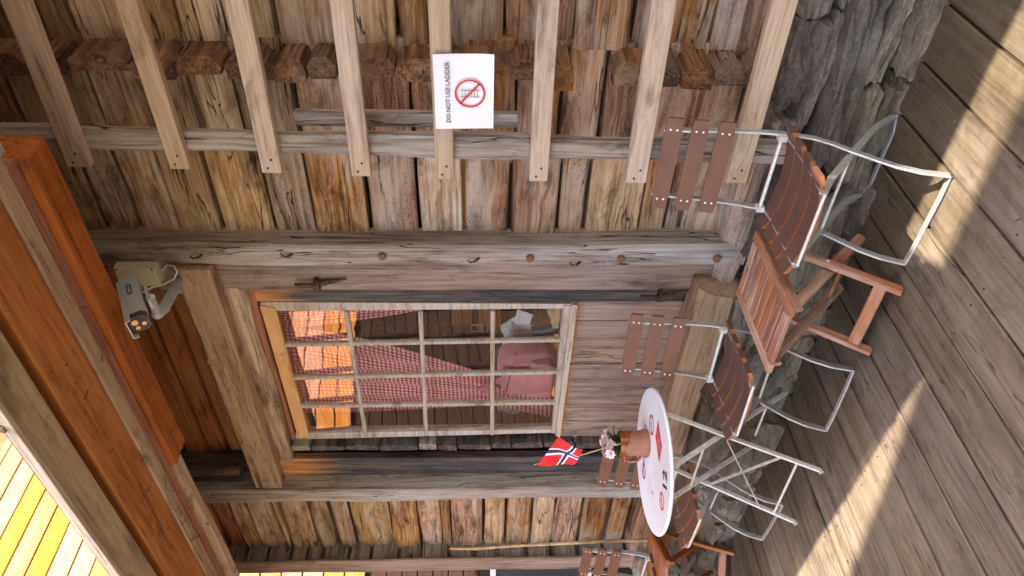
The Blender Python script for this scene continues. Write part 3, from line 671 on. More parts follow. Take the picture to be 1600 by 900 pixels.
# ---------------------------------------------------------------- eave timbers and roof (parts of the cabin)
def eave(name, x0, x1, y0, y1, z0, z1, m, **kw): return blk(name, x0, x1, y0, y1, z0, z1, m, cab, 'X', **kw)
eave('fascia', -7.0, .5, 1.325, 1.475, 2.90, 2.922, m_fascia, wob=.004, cham=.003, seg=24)
eave('fascia', -7.0, .5, 1.305, 1.323, 2.882, 2.915, m_sash, wob=.006, cham=.002, seg=24)
eave('purlin', -7.0, .4, 1.525, 1.733, 2.905, 3.05, m_orange, wob=.003, cham=.006, seg=24)
eave('purlin', -7.0, -1.14, 1.735, 1.805, 2.895, 3.05, m_tan, wob=.003, cham=.004, seg=20)
eave('purlin_end', -1.14, -.98, 1.70, 1.80, 2.87, 3.05, m_grey, cham=.006)
eave('purlin', -7.0, -1.22, 1.815, 1.884, 2.92, 3.08, m_red, wob=.002, cham=.004, seg=20)
eave('purlin', -2.82, -1.24, 1.886, 2.045, 2.90, 3.08, m_red, wob=.003, cham=.02, seg=14)
eave('purlin', -7.0, -2.825, 1.886, 1.99, 2.895, 3.03, m_tan, wob=.012, cham=.03, seg=20)
for (yy, zz_) in ((1.62, 2.903), (1.95, 2.898), (1.77, 2.893)):
    for _ in range(9):
        mb = MB(); L_ = R.uniform(.02, .045); a = R.uniform(-.8, .8)
        mb.tube([(0, 0, .01), (0, 0, -.004), (L_*math.cos(a), L_*math.sin(a), -.02)], .0022, 5)
        mb.build('bent_nail', m_iron, cab, Vector((R.uniform(-4.4, -1.5), yy+R.uniform(-.06, .06), zz_))-cab.location)
# sloping roof boards above the purlins, on to the ridge
slope = (3.80-2.99)/(2.80-1.30)
for k in range(9):
    y0 = 1.40+k*.163; y1 = y0+.160; z0 = 2.91+(y0-1.40)*slope
    beam('roof_board', (-7.0, (y0+y1)/2, z0+.06), ((.5 if k < 3 else 1.7), (y0+y1)/2, z0+.06), .175, .02, m_roof, cab, (0, -slope, 1))
rf = MB()
def rslab(x0, x1, y0, y1):
    za, zb = 3.05+(y0-1.46)*.54, 3.05+(y1-1.46)*.54
    rf.add([(x0, y0, za), (x1, y0, za), (x1, y1, zb), (x0, y1, zb), (x0, y0, za+.03), (x1, y0, za+.03), (x1, y1, zb+.05), (x0, y1, zb+.05)], [(0, 1, 2, 3), (7, 6, 5, 4), (0, 4, 5, 1), (1, 5, 6, 2), (2, 6, 7, 3), (3, 7, 4, 0)])
rslab(-7, .5, 1.46, 1.69); rslab(-7, 1.7, 1.69, 2.95); rslab(-7, -3.2, 2.95, 4.1); rslab(-1.9, 1.7, 2.95, 4.1); rslab(-7, 1.7, 4.1, 6.0)  # opening between the slabs added to let daylight into the room
rf.build('turf_roof', m_moss, cab, -cab.location)
ms = MB()
for k in range(24):
    x = R.uniform(-6.5, .3); ms.ball((x, 1.31+R.uniform(-.012, .004), R.uniform(2.90, 2.935)), (R.uniform(.012, .05), .010, R.uniform(.006, .013)), 0, 7, 5, lambda d: 1+.5*noise.noise(d*3+Vector((x, 0, 0))))
tag(ms.build('moss_crust', m_moss, cab, -cab.location), kind='stuff')
# gable walls closing the cabin at both ends and the back
gb = MB(); gb.box((-5.32, 2.86, -.4), (-5.28, 6.0, 3.6)); gb.box((1.6, 2.86, -.4), (1.64, 6.0, 3.6)); gb.box((-5.3, 6.0, -.4), (1.6, 6.04, 4.2)); gb.build('gable_wall', m_logbrown, cab, -cab.location)
for k, (px, py) in enumerate(((330, 566), (348, 610))):
    mb = MB(); mb.sweep([(0.012*math.cos(a), 0, .018*math.sin(a)) for a in [2*math.pi*q/12 for q in range(11)]], [(-.003, -.003), (.003, -.003), (.003, .003), (-.003, .003)], (0, 1, 0))
    mb.build('cable_clip', m_cable, cab, WY(px, py, 2.735)-cab.location)

# ---------------------------------------------------------------- foundation stones
fnd = thing('stone_foundation', 'dry stone foundation of grey and mossy schist slabs under the log wall', 'foundation', (-2.8, 2.6, 0)); bpy.context.view_layer.update()
def stone(x0, x1, y0, y1, z0, z1, m=None, tilt=0, seed=None, rz=0):
    seed = seed if seed is not None else R.random()*50; hx, hy, hz = (x1-x0)/2*.965, (y1-y0)/2, (z1-z0)/2*.90; y0 += R.uniform(-.02, .03)
    mb = MB(); n = 9; idx = {}
    def vert(p):
        k = tuple(round(v, 4) for v in p)
        if k not in idx:
            d = Vector(p); q = Vector([math.copysign(min(1, abs(v))**1.0, v) for v in d])
            ln = max(abs(v) for v in d); sph = d.normalized()*1.25
            r_ = (q*.92+sph*.08)
            nv = Vector((noise.noise(d*1.1+Vector((seed, 0, 0))), noise.noise(d*1.3+Vector((0, seed, 0))), noise.noise(d*1.2+Vector((0, 0, seed)))))
            ds = Vector((d.x*3.2, d.y*3.2, d.z*8)); nf = Vector((noise.noise(ds+Vector((seed, 3, 0)))*.8, noise.noise(ds+Vector((0, seed, 7)))*1.6, noise.noise(d*4+Vector((5, 0, seed)))))
            r_ = r_+nv*.24+nf*.12
            r_.z = max(-1.0, min(1.0, r_.z)); r_.y = max(-1, min(1, r_.y))
            idx[k] = len(mb.v); mb.v.append((r_.x*hx, r_.y*hy, r_.z*hz))
        return idx[k]
    for ax in range(3):
        for sg in (-1, 1):
            for i in range(n):
                for j in range(n):
                    q = []
                    for (a, b) in ((i, j), (i+1, j), (i+1, j+1), (i, j+1)):
                        p = [0, 0, 0]; p[ax] = sg; p[(ax+1) % 3] = -1+2*a/n; p[(ax+2) % 3] = -1+2*b/n; q.append(vert(p))
                    mb.f.append(tuple(q)); mb.m.append(0)
    return mb.build('stone', m or R.choice((m_stone, m_stone, m_stonem)), fnd, Vector(((x0+x1)/2, (y0+y1)/2, (z0+z1)/2))-fnd.location, (0, tilt, rz))
stone(-1.36, -1.04, 2.50, 2.85, .285, .425, m_stone, .04, 1.3); stone(-1.03, -.70, 2.53, 2.85, .30, .43, m_stone, -.03, 8.8); stone(-.69, -.30, 2.50, 2.85, .28, .42, m_stone); stone(-.28, .4, 2.5, 2.85, .25, .42, m_stone)
stone(-1.46, -.98, 2.48, 2.80, .25, .30, m_stone, .05, 6.1); stone(-.97, -.5, 2.49, 2.8, .245, .30, m_stone, -.04, 2.2)
stone(-1.60, -.86, 2.43, 2.80, .125, .262, m_stone, -.05, 3.2); stone(-.84, -.2, 2.43, 2.80, .10, .25, m_stone, .03); stone(-.18, .9, 2.44, 2.8, .06, .27, m_stone)
stone(-1.22, -.80, 2.41, 2.72, .075, .13, m_stonem, .06, 4.4); stone(-1.66, -1.24, 2.39, 2.72, .06, .125, m_stonem, -.05, 7.2); stone(-.78, -.3, 2.41, 2.72, .06, .115, m_stone, .02)
stone(-1.74, -1.20, 2.37, 2.75, -.05, .075, m_stonem, .03, 9.1); stone(-1.18, -.80, 2.37, 2.7, -.06, .085, m_stonem, -.03, 5.9); stone(-.78, .1, 2.38, 2.7, -.08, .07, m_stone)
stone(-1.62, -1.42, 2.50, 2.8, .27, .34, m_stone); stone(-1.60, -1.42, 2.5, 2.8, .345, .42, m_stone, .05)
stone(-2.15, -1.62, 2.50, 2.85, .16, .31, m_stone, .08); stone(-2.3, -1.72, 2.42, 2.8, -.05, .17, m_stonem, -.05)
stone(-2.75, -2.28, 2.40, 2.7, .03, .24, m_stone, .10, 5.5); stone(-2.72, -2.35, 2.46, 2.7, .20, .33, m_stone, -.06)
stone(-3.10, -2.62, 2.34, 2.62, .10, .30, m_stone, .30, 7.7); stone(-3.05, -2.75, 2.30, 2.6, -.06, .14, m_stonem, -.1)
stone(-2.82, -2.45, 2.28, 2.5, -.08, .09, m_stonem, .1)
x = -3.0
while x > -5.4:
    wd = R.uniform(.22, .48); stone(x-wd, x, 2.36+R.uniform(-.04, .04), 2.7, .14, .31, m_stone, R.uniform(-.12, .12)); x -= wd*.95
x = -3.0
while x > -6:
    wd = R.uniform(.25, .5); stone(x-wd, x, 2.20+R.uniform(-.05, .05), 2.6, -.12, .17, R.choice((m_stone, m_stonem)), R.uniform(-.12, .12)); x -= wd*.92
x = -1.6
while x > -6:
    wd = R.uniform(.15, .4); stone(x-wd, x, 2.30+R.uniform(-.04, .04)-(.08 if x < -2.8 else 0), 2.52, -.2, .03+R.uniform(-.02, .03), m_stonem, R.uniform(-.1, .1)); x -= wd*1.0
core = MB(); core.box((-5.3, 2.66, -.4), (1.6, 2.86, .28)); core.build('rubble_core', m_void, fnd, -fnd.location)

# ---------------------------------------------------------------- ladder and its sign
lad = thing('ladder', 'wide wooden ladder with pale new rungs fixed against the log wall', 'ladder', (-1.45, 2.42, 0)); bpy.context.view_layer.update()
beam('rail', (-1.54, 2.47, .28), (-1.515, 2.50, 3.5), .09, .085, m_grey, lad, (0, 1, 0), wob=.014, cham=.026, seg=30)
beam('rail', (.25, 2.47, .28), (.25, 2.50, 3.5), .09, .085, m_grey, lad, (0, 1, 0), wob=.014, cham=.026, seg=30)
YR = 2.41
for (a, b, c, d) in (((0, 0), (107, 265), (143, 265), (38, 0)), ((178, 0), (267, 267), (297, 267), (213, 0)), ((350, 0), (410, 272), (441, 272), (392, 0)), ((514, 0), (550, 276), (580, 276), (552, 0)),
                     ((668, 0), (681, 280), (710, 280), (703, 0)), ((840, 0), (827, 282), (856, 282), (875, 0)), ((1020, 0), (978, 284), (1010, 284), (1058, 0)), ((1210, 0), (1135, 283), (1168, 280), (1252, 0))):
    zt = (ZZ(a[0], a[1], YR)+ZZ(b[0], b[1], YR))/2; dz = ZZ(a[0], a[1], YR)-ZZ(b[0], b[1], YR)
    hgt = ZZ(b[0], b[1], YR)-ZZ(c[0], c[1], YR); xe_ = XX(b[1], YR)
    run = abs(xe_-XX(a[1], YR)); sl_ = dz/run if run else 0; xr2 = .34
    cth = hgt
    o = beam('rung', (xe_, YR+.019, ZZ(b[0], b[1], YR)-hgt/2), (xr2, YR+.019, ZZ(b[0], b[1], YR)-hgt/2+sl_*(xr2-xe_)), .038, cth, m_new, lad, (0, 0, 1), cham=.003)
    for q in (.022, .06):
        mb = MB(); mb.lathe([(.0045, 0), (.0045, .003), (.001, .004)], 8)
        mb.build('nail_head', m_iron, lad, Vector((xe_+q, YR-.001, ZZ(b[0], b[1], YR)-hgt*(.35 if q < .05 else .6)))-lad.location, (math.pi/2, 0, 0))
blk('batten', -1.50, -1.44, 2.56, 2.60, ZZ(808, 215, 2.56), ZZ(464, 205, 2.56), m_grey, lad, 'Z', cham=.005)
# sign
sc0 = [WY(676, 82, 2.40), WY(773, 85, 2.40), WY(770, 200, 2.40), WY(681, 199, 2.40)]
ctr = sum(sc0, Vector())/4; SW = (ctr-(sc0[2]+sc0[3])/2).length*2; SH = ((sc0[0]+sc0[3])/2-(sc0[1]+sc0[2])/2).length
sg = thing('warning_sign', 'laminated white paper sign reading do not use ladder on the ladder rung', 'sign', ctr, 0)
mb = MB(); n = 10
for i in range(n+1):
    for j in range(n+1):
        u, v = i/n-.5, j/n-.5; mb.v.append((u*SW, -.004+.004*math.sin(u*5+v*3)-.003*(abs(v)*2)**3, v*SH))
for i in range(n):
    for j in range(n): mb.f.append((i*(n+1)+j, (i+1)*(n+1)+j, (i+1)*(n+1)+j+1, i*(n+1)+j+1)); mb.m.append(0)
mb.build('sheet', m_paper, sg, None, None, True)
MS = Matrix.Translation((0, -.0125, 0)) @ Matrix.Rotation(math.pi/2, 4, 'X')
mb = MB(); text_mesh(mb, 'DO NOT USE LADDER', .0235, MS @ Matrix.Translation((0, SH*.27, 0)) @ Matrix.Scale(1.0, 4), 0, .0004); mb.build('lettering', m_ink, sg)
mb = MB(); RG = SH*.26; cyy = -SH*.10
ring(mb, RG*.86, RG, MS @ Matrix.Translation((0, cyy, .0006))); a = math.radians(-42)
MB_ = MS @ Matrix.Translation((0, cyy, .0006)) @ Matrix.Rotation(a, 4, 'Z'); flatpoly(mb, [(-RG*.9, -.004), (RG*.9, -.004), (RG*.9, .004), (-RG*.9, .004)], MB_); mb.build('red_ring', m_redp, sg)
mb = MB(); Ml = MS @ Matrix.Translation((0, cyy, 0))
for xx in (-.013, .013): flatpoly(mb, [(xx-.0013, -.035), (xx+.0013, -.035), (xx+.0013, .035), (xx-.0013, .035)], Ml)
for k in range(6): flatpoly(mb, [(-.013, -.027+k*.0108), (.013, -.027+k*.0108), (.013, -.0252+k*.0108), (-.013, -.0252+k*.0108)], Ml @ Matrix.Translation((0, 0, .0002)))
mb.build('ladder_symbol', m_ink, sg)

# ---------------------------------------------------------------- folding chairs
def slat(name, x0, x1, c, d, thk, parent, dish=0, rivets=True, nrm=(0, 0, 1), n=8):
    """slat along X centred at c=(y,z); d = direction across the slat in (y,z); dish sags the middle"""
    mb = MB(); dy, dz = d; ln = math.hypot(dy, dz); hx = (x1-x0)/2; dir_ = Vector((0, dy/ln, dz/ln)); nr = Vector((0, -dz/ln, dy/ln))
    if nr.dot(Vector(nrm)) < 0: nr = -nr
    h = ln/2; c0 = Vector(((x0+x1)/2, c[0], c[1])); co = .008
    prev = None
    for i in range(n+1):
        u = -1+2*i/n; sag = -dish*(1-u*u); hh = h if 0 < i < n else h-co*.7
        for (a, b) in ((-hh, -thk/2), (-hh, thk/2), (hh, thk/2), (hh, -thk/2)):
            mb.v.append(tuple(c0+Vector((u*hx, 0, 0))+dir_*a+nr*(b+sag)))
    for i in range(n):
        for k in range(4):
            k2 = (k+1) % 4; mb.f.append((i*4+k, i*4+k2, (i+1)*4+k2, (i+1)*4+k)); mb.m.append(1 if k in (0, 2) and dish else 0)
    mb.f.append((0, 1, 2, 3)); mb.m.append(0); mb.f.append((n*4+3, n*4+2, n*4+1, n*4)); mb.m.append(0)
    if rivets:
        for s in (-1, 1):
            for q in (-.35, .35):
                p = c0+Vector((s*(hx-.045), 0, 0))+dir_*h*q*1.1+nr*(thk/2)
                mb.ball(p, (.0045, .0045, .0045), 2, 8, 4)
    return mb.build(name, [m_seat if dish else m_slat, m_slatedge, m_white], parent)
def chair(label, loc, rz, grp='brown slatted folding chairs along the cabin wall'):
    t = thing('folding_chair', label, 'chair', loc, rz, grp)
    # local frame: origin on the deck midway between the feet, -y is the front of the seat
    S = [(.165, .88), (.150, .80), (.133, .63), (.118, .541), (.098, .46), (.062, .37), (.02, .316), (-.03, .269), (-.09, .204), (-.135, .153), (-.175, .086), (-.20, .007)]
    B = [(-.255, .440), (-.17, .383), (-.035, .266), (.135, .116), (.185, .05), (.215, .006)]
    def xw(z): return .14+.05*max(0, (.88-z)/.88)
    for s in (-1, 1):
        mb = MB(); mb.bar([(s*xw(z), y, z) for y, z in S], .008, .027, (1, 0, 0)); mb.build('leg', m_metal, t)
        mb = MB(); mb.bar([(s*(xw(z)-.014), y, z) for y, z in B], .007, .026, (1, 0, 0)); mb.build('leg', m_metal, t)
        mb = MB(); mb.bar([(s*(.16), .10, .452), (s*.158, .0, .442), (s*.158, -.15, .440), (s*.157, -.262, .442)], .006, .018, (1, 0, 0)); mb.build('seat_rail', m_metal, t)
    mb = MB(); mb.bar([(-.19, -.20, .006), (-.1, -.205, .006), (.1, -.205, .006), (.19, -.20, .006)], .022, .008, (0, 1, 0)); mb.build('foot_bar', m_metal, t)
    mb = MB(); mb.bar([(-.178, .215, .006), (-.12, .19, .006), (.12, .19, .006), (.178, .215, .006)], .022, .008, (0, 1, 0)); mb.build('foot_bar', m_metal, t)
    mb = MB(); mb.tube([(-.165, .085, .47), (.165, .085, .47)], .0075, 10); mb.box((-.166, .07, .455), (-.145, .10, .485)); mb.box((.145, .07, .455), (.166, .10, .485)); mb.build('cross_rod', m_metal2, t)
    mb = MB(); mb.tube([(-.168, -.035, .266), (.168, -.035, .266)], .006, 10); mb.build('cross_rod', m_metal2, t)
    mb = MB(); mb.tube([(-.155, -.255, .432), (.155, -.255, .432)], .006, 10); mb.build('cross_rod', m_metal2, t)
    for (yc, zc) in ((.144, .849), (.131, .757), (.118, .665)): slat('back_slat', -.197, .197, (yc, zc), (.010, .062), .014, t, 0, True, (0, -1, 0), 6)
    for k in range(4):
        yc = .055-k*.088; slat('seat_slat', -.21, .21, (yc, .458), (.070, .004), .018, t, .040, False, (0, 0, 1), 12)
    return t
cA = chair('brown slatted folding chair nearest the ladder, behind the worn teak side table', (-1.500, 2.165, 0), 0)
def another(label, loc, rz):
    c = copy_tree(cA); c['label'] = label; c.location = loc; c.rotation_euler = (0, 0, rz); return c
another('brown slatted folding chair under the window, between side table and round white table', (-2.455, 2.13, 0), math.radians(4))
another('brown slatted folding chair behind the round white table with the flower pot', (-3.475, 2.15, 0), math.radians(-2))
another('brown slatted folding chair at the corner post, partly cut off by the photo edge', (-4.60, 2.16, 0), math.radians(0))

# ---------------------------------------------------------------- folding side tables
def side_table(label, loc, rz, m, badge):
    t = thing('side_table', label, 'side table', loc, rz, 'folding slatted wooden side tables'); bpy.context.view_layer.update()
    W2, D2, z = .172, .225, .44
    def pt(name, a, b, wd, ht, u=(0, 0, 1)):
        return beam(name, Vector(a), Vector(b), wd, ht, m, t, u, cham=.004, local=True)
    for s in (-1, 1): pt('top_rail', (s*(W2-.023), -D2, z), (s*(W2-.023), D2, z), .046, .022)
    pt('end_slat', (-W2+.047, -D2+.025, z), (W2-.047, -D2+.025, z), .048, .02); pt('end_slat', (-W2+.047, D2-.025, z), (W2-.047, D2-.025, z), .048, .02)
    for k in range(6):
        y = -D2+.052+.0125+.029+k*.0576; pt('top_slat', (-W2+.047, y, z-.001), (W2-.047, y, z-.001), .046, .016)
    for s in (-1, 1):
        pt('apron', (s*(W2-.03), -D2+.02, z-.03), (s*(W2-.03), D2-.02, z-.03), .02, .034)
        pt('leg', (s*(W2-.012), -.125, .0), (s*(W2-.012), .17, z-.03), .022, .042, (0, 1, .3))
        pt('leg', (s*(W2-.04), .235, .0), (s*(W2-.04), -.17, z-.03), .022, .042, (0, 1, .3))
        mb = MB(); mb.lathe([(.006, 0), (.006, .003), (.002, .005)], 10); mb.build('bolt', m_metal2, t, (s*(W2+.0005), .035, .225), (0, s*math.pi/2, 0))
    pt('stretcher', (-W2+.02, -.085, .06), (W2-.02, -.085, .06), .046, .014, (0, -.83, .56))
    pt('stretcher', (-W2+.05, .165, .07), (W2-.05, .165, .07), .046, .014, (0, .72, .69))
    pt('stretcher', (-W2+.02, .13, .36), (W2-.02, .13, .36), .04, .014, (0, -.83, .56))
    if badge:
        mb = MB(); mb.lathe([(.0, 0), (.017, 0), (.017, .0015), (.0, .0016)], 24, mi=0); ring(mb, .011, .0135, Matrix.Translation((0, 0, .0022)), 1); scribble(mb, .012, .010, Matrix.Translation((0, 0, .0022)), 1, 2)
        mb.build('badge', [m_camd, m_paper], t, (-.01, D2-.025, z+.0105))
    return t
side_table('worn reddish teak side table with flaking paint, round dark badge on its top', (-1.945, 2.035, 0), math.radians(1), m_teak, True)
side_table('smooth oiled side table without badge, behind the round white table', (-4.36, 2.13, 0), math.radians(36), m_teak2, False)

# ---------------------------------------------------------------- round table
TC = Vector((-2.955, 1.985, 0)); TH = .72
tb = thing('round_table', 'round white table with printed number twelve on grey folding legs', 'table', TC, 0)
mb = MB(); mb.lathe([(.0, -.014), (.30, -.014), (.335, -.012), (.345, -.006), (.347, .0), (.343, .006), (.334, .007), (.322, .0022), (.0, .0022)], 72, (0, 0, TH), caps=False); mb.build('table_top', m_white, tb, None, None, True)
FL = [(-.014-.0, -.173, 'f')]
xR, xL = .150, -.262
def tl(p): return Vector(p)-TC
fr = tl((-2.805, 1.822, 0)); fl = tl((-3.22, 1.803, 0)); rr = tl((-2.817, 2.295, 0)); rl = tl((-3.19, 2.28, 0))
def legbar(name, a, b, foot):
    mb = MB(); a = Vector(a); b = Vector(b); d = (b-a)
    pts = [a, a+d*.25, a+d*.5, a+d*.95, b] + ([b+Vector(foot)] if foot else [])
    mb.bar(pts, .011, .024, (1, 0, 0)); return mb.build(name, m_metal2, tb)
legbar('leg', (fr.x, .18, TH-.03), (fr.x, fr.y, .012), (0, -.016, -.004)); legbar('leg', (fl.x+.03, .18, TH-.03), (fl.x, fl.y, .012), (0, -.016, -.004))
legbar('leg', (rr.x-.018, -.13, TH-.03), (rr.x-.018, rr.y, .012), (0, .016, -.004)); legbar('leg', (rl.x+.03, -.13, TH-.03), (rl.x+.02, rl.y, .012), (0, .016, -.004))
def rod(a, b, r=.006, name='brace'): mb = MB(); mb.tube([a, b], r, 8); mb.build(name, m_metal2, tb)
def on(f, yt, z):    # point on a slanted leg at height z
    t = (TH-.03-z)/(TH-.042); return Vector((f.x, yt+(f.y-yt)*t, z))
rod(on(fr, .18, .10), on(fl, .18, .10)); rod(on(rr, -.13, .13), on(rl, -.13, .13)); rod(on(rr, -.13, .50), on(rl, -.13, .50))
mb = MB(); mb.bar([on(fr, .18, .16), on(fl, .18, .40)], .014, .004, (0, 1, 0)); mb.build('brace', m_metal2, tb)
mb = MB(); mb.bar([on(fl, .18, .16)+Vector((0, -.006, 0)), on(fr, .18, .40)+Vector((0, -.006, 0))], .014, .004, (0, 1, 0)); mb.build('brace', m_metal2, tb)
mb = MB(); mb.box((-.27, .15, TH-.034), (.16, .19, TH-.016)); mb.box((-.27, -.16, TH-.034), (.16, -.12, TH-.016)); mb.build('top_bearer', m_metal2, tb)
# print on the top: everything reads from the yard side; MT places a mark at a sight point with a given spin
def MT(px, py, spin, dz=.0006):
    p = WZ(px, py, TH+.003); return Matrix.Translation((p.x-TC.x, p.y-TC.y, TH+.0028+dz)) @ Matrix.Rotation(math.radians(spin), 4, 'Z')
BASE = 42.7
def logo(px, py, r, nm='round_logo'):
    mb = MB(); M = MT(px, py, BASE); ring(mb, r*.80, r, M, 0); flatpoly(mb, [(-r*.9, -r*.10), (r*.9, -r*.10), (r*.9, r*.14), (-r*.9, r*.14)], M @ Matrix.Rotation(.25, 4, 'Z'), 0)
    scribble(mb, r*.5, r*.5, M @ Matrix.Translation((0, r*.42, .0003)), 1, int(px)); mb.build(nm, [m_redp, m_ink], tb)
logo(1018, 664, .050); logo(1006, 736, .040); logo(1034, 783, .042)
mb = MB(); M = MT(1029, 690, BASE) @ Matrix.Scale(1.55, 4)
flatpoly(mb, [(-.062, -.006), (-.008, -.040), (.062, .006), (.008, .040)], M, 0)
for (dx, dy, s_) in ((.006, .015, 5), (.002, .0, 6), (-.006, -.015, 8)): scribble(mb, .045, .013, M @ Matrix.Translation((dx, dy, .0004)) @ Matrix.Rotation(.1, 4, 'Z'), 1, s_)
mb.build('red_sticker', [m_redp, m_paper], tb)
mb = MB(); M = MT(1006, 716, BASE); flatpoly(mb, [(-.045, -.010), (.035, -.010), (.045, .010), (-.035, .010)], M, 0); scribble(mb, .05, .012, M @ Matrix.Translation((0, 0, .0004)), 1); mb.build('blue_sticker', [m_bluep, m_paper], tb)
mb = MB(); text_mesh(mb, '12', .10, MT(1039, 752, BASE), 0, .0028); mb.build('table_number', m_black, tb)
mb = MB()
for k in range(5):
    M = MT(1012+k*1.6, 757+k*1.0, BASE); scribble(mb, .075, .006, M, 0, k)
for k in range(2): scribble(mb, .10, .006, MT(1024+k*3.2, 748+k*1, BASE+12), 0, k+9)
mb.build('small_print', m_ink, tb)
mb = MB(); flatpoly(mb, [(-.012, -.004), (.0, -.007), (.013, .0), (.006, .008), (-.008, .006)], MT(1020, 770, BASE), 0); mb.build('black_mark', m_black, tb)

# pot, plant, flag
PC = Vector((-2.985, 2.105, TH+.004))
pot = thing('clay_pot', 'terracotta jug pot with dripping brown glaze round its rim on the white table', 'pot', PC, 0)
mb = MB(); pr = [(.0, 0), (.066, 0), (.070, .006), (.070, .022), (.064, .028)]
for k in range(16): z = .03+k*.0063; pr.append((.0635-.00025*k+(.0009 if k % 2 else -.0004), z))
pr += [(.059, .135), (.060, .142), (.054, .142), (.052, .125), (.0, .122)]
mb.lathe(pr, 40, caps=False); mb.build('body', m_terra, pot, None, None, True)
mb = MB(); k = 48; vs = []
for j in range(k):
    a = 2*math.pi*j/k; zb = .112-.018*math.sin(a*2+1)-.012*abs(math.sin(a*3)); vs += [(.0612*math.cos(a), .0612*math.sin(a), .1425), (.0622*math.cos(a), .0622*math.sin(a), .128), (.0634*math.cos(a), .0634*math.sin(a), zb)]
mb.add(vs, [(3*j, 3*j+1, (3*j+4) % (3*k), (3*j+3) % (3*k)) for j in range(k)]+[(3*j+1, 3*j+2, (3*j+5) % (3*k), (3*j+4) % (3*k)) for j in range(k)]); mb.build('glaze', m_glaze, pot, None, None, True)
mb = MB(); mb.lathe([(0, .124), (.053, .124)], 24, caps=False); mb.build('soil', m_soil, pot)
ha = math.radians(218); d = Vector((math.cos(ha), math.sin(ha), 0)); mb = MB()
mb.bar([d*.056+Vector((0, 0, .115)), d*.082+Vector((0, 0, .112)), d*.092+Vector((0, 0, .085)), d*.088+Vector((0, 0, .05)), d*.064+Vector((0, 0, .03))], .026, .011, d.cross(Vector((0, 0, 1)))); mb.build('handle', m_terra, pot, None, None, True)
mb = MB(); mb.ball(d*.086+Vector((0, 0, .11)), (.016, .016, .012), 0, 12, 8); mb.build('glaze', m_glaze, pot, None, None, True)
pl = thing('potted_plant', 'small plant with pale pink double blossoms growing in the clay pot', 'plant', PC+Vector((0, 0, .124)), 0)
mb = MB()
def leaf(mb, base, dirv, L_, wd):
    dirv = dirv.normalized(); s = dirv.cross(Vector((0, 0, 1))).normalized(); nn = s.cross(dirv)
    b = len(mb.v); prof = [(0, .15), (.25, .75), (.5, 1), (.75, .8), (1, .05)]
    for (t, q) in prof:
        p = base+dirv*L_*t-Vector((0, 0, 1))*L_*.35*t*t
        for u in (-1, 0, 1): mb.v.append(tuple(p+s*u*wd*q*.5+nn*(.12*wd if u else 0)))
    for i in range(4):
        for j in range(2): mb.f.append((b+i*3+j, b+i*3+j+1, b+(i+1)*3+j+1, b+(i+1)*3+j)); mb.m.append(0)
for k in range(46):
    a = R.uniform(0, 6.28); el = R.uniform(.1, 1.2); d_ = Vector((math.cos(a)*math.cos(el), math.sin(a)*math.cos(el), math.sin(el)))
    leaf(mb, Vector((R.uniform(-.02, .02), R.uniform(-.02, .02), R.uniform(0, .03))), d_, R.uniform(.05, .085), R.uniform(.028, .045))
mb.build('leaf', m_leaf, pl, None, None, True)['kind'] = 'stuff'
bl = MB()
for rr_, nn_, el in ((.014, 8, .25), (.011, 7, .7), (.007, 5, 1.1)):
    for q in range(nn_):
        a = 2*math.pi*q/nn_+rr_*90; d_ = Vector((math.cos(a)*math.cos(el), math.sin(a)*math.cos(el), math.sin(el))); leaf(bl, d_*.002, d_+Vector((0, 0, .5)), rr_*1.3, .010)
blm = bl.mesh('blossom', m_petal, True)
for k in range(44):
    a = R.uniform(0, 6.28); rr_ = R.uniform(0, .072); z = R.uniform(.075, .105)-rr_*.5
    p = Vector((rr_*math.cos(a)-.004, rr_*math.sin(a), z)); o = link('blossom', blm, pl, p, (p.y*-14+R.uniform(-.4, .4), p.x*14+R.uniform(-.4, .4), R.uniform(0, 6))); o.scale = [R.uniform(1.3, 1.75)]*3
fl_ = thing('paper_flag', 'small red flag with a blue and white cross on a wooden stick in the pot', 'flag', PC+Vector((0, 0, .13)), 0)
s0 = WY(962, 695, 2.07); s1 = WY(905, 712, 2.03); s2 = WY(838, 726, 1.99)
FB = fl_.location; mb = MB(); mb.tube([WY(978, 691, 2.08)-FB, s0-FB, s1-FB, s2+Vector((0, 0, .01))-FB], .0032, 8); mb.build('stick', m_stick, fl_)
# cloth: four corners measured, gently rippled
q00 = WY(912, 710, 2.03); q10 = WY(872, 686, 2.05); q11 = WY(835, 724, 1.97); q01 = WY(893, 728, 1.96)
q00 = WY(838, 724, 1.99); q01 = WY(906, 711, 2.03)      # along the stick, top to bottom
# the hoist runs along the stick; the fly hangs to the right; the far half folds back
qa, qb = WY(872, 686, 1.99), WY(911, 702, 2.0)          # fly corners on the right
qc, qd = WY(838, 724, 1.98), WY(896, 728, 1.99)         # corners on the left
n1, n2 = 22, 16; mb = MB()
cuts_u = [0, 6/22, 7/22, 9/22, 10/22, 1]; cuts_v = [0, 6/16, 7/16, 9/16, 10/16, 1]
def fp(u, v):   # u: along length bottom(pot side)->top ; v: right->left
    a = qb.lerp(qa, u); b = qd.lerp(qc, u); p = a.lerp(b, v); p = p+Vector((0, -.010*math.sin(u*5+v*4)-.006*math.sin(v*9), .003*math.sin(v*8))); return p-FB
def fcol(u, v):
    U = int(u*22); V = int(v*16)
    if 7 <= U < 9 or 7 <= V < 9: return 1
    if 6 <= U < 10 or 6 <= V < 10: return 2
    return 0
for i in range(22):
    for j in range(16):
        b = len(mb.v)
        for (a_, b_) in ((i, j), (i+1, j), (i+1, j+1), (i, j+1)): mb.v.append(tuple(fp(a_/22, b_/16)))
        mb.f.append((b, b+1, b+2, b+3)); mb.m.append(fcol((i+.5)/22, (j+.5)/16))
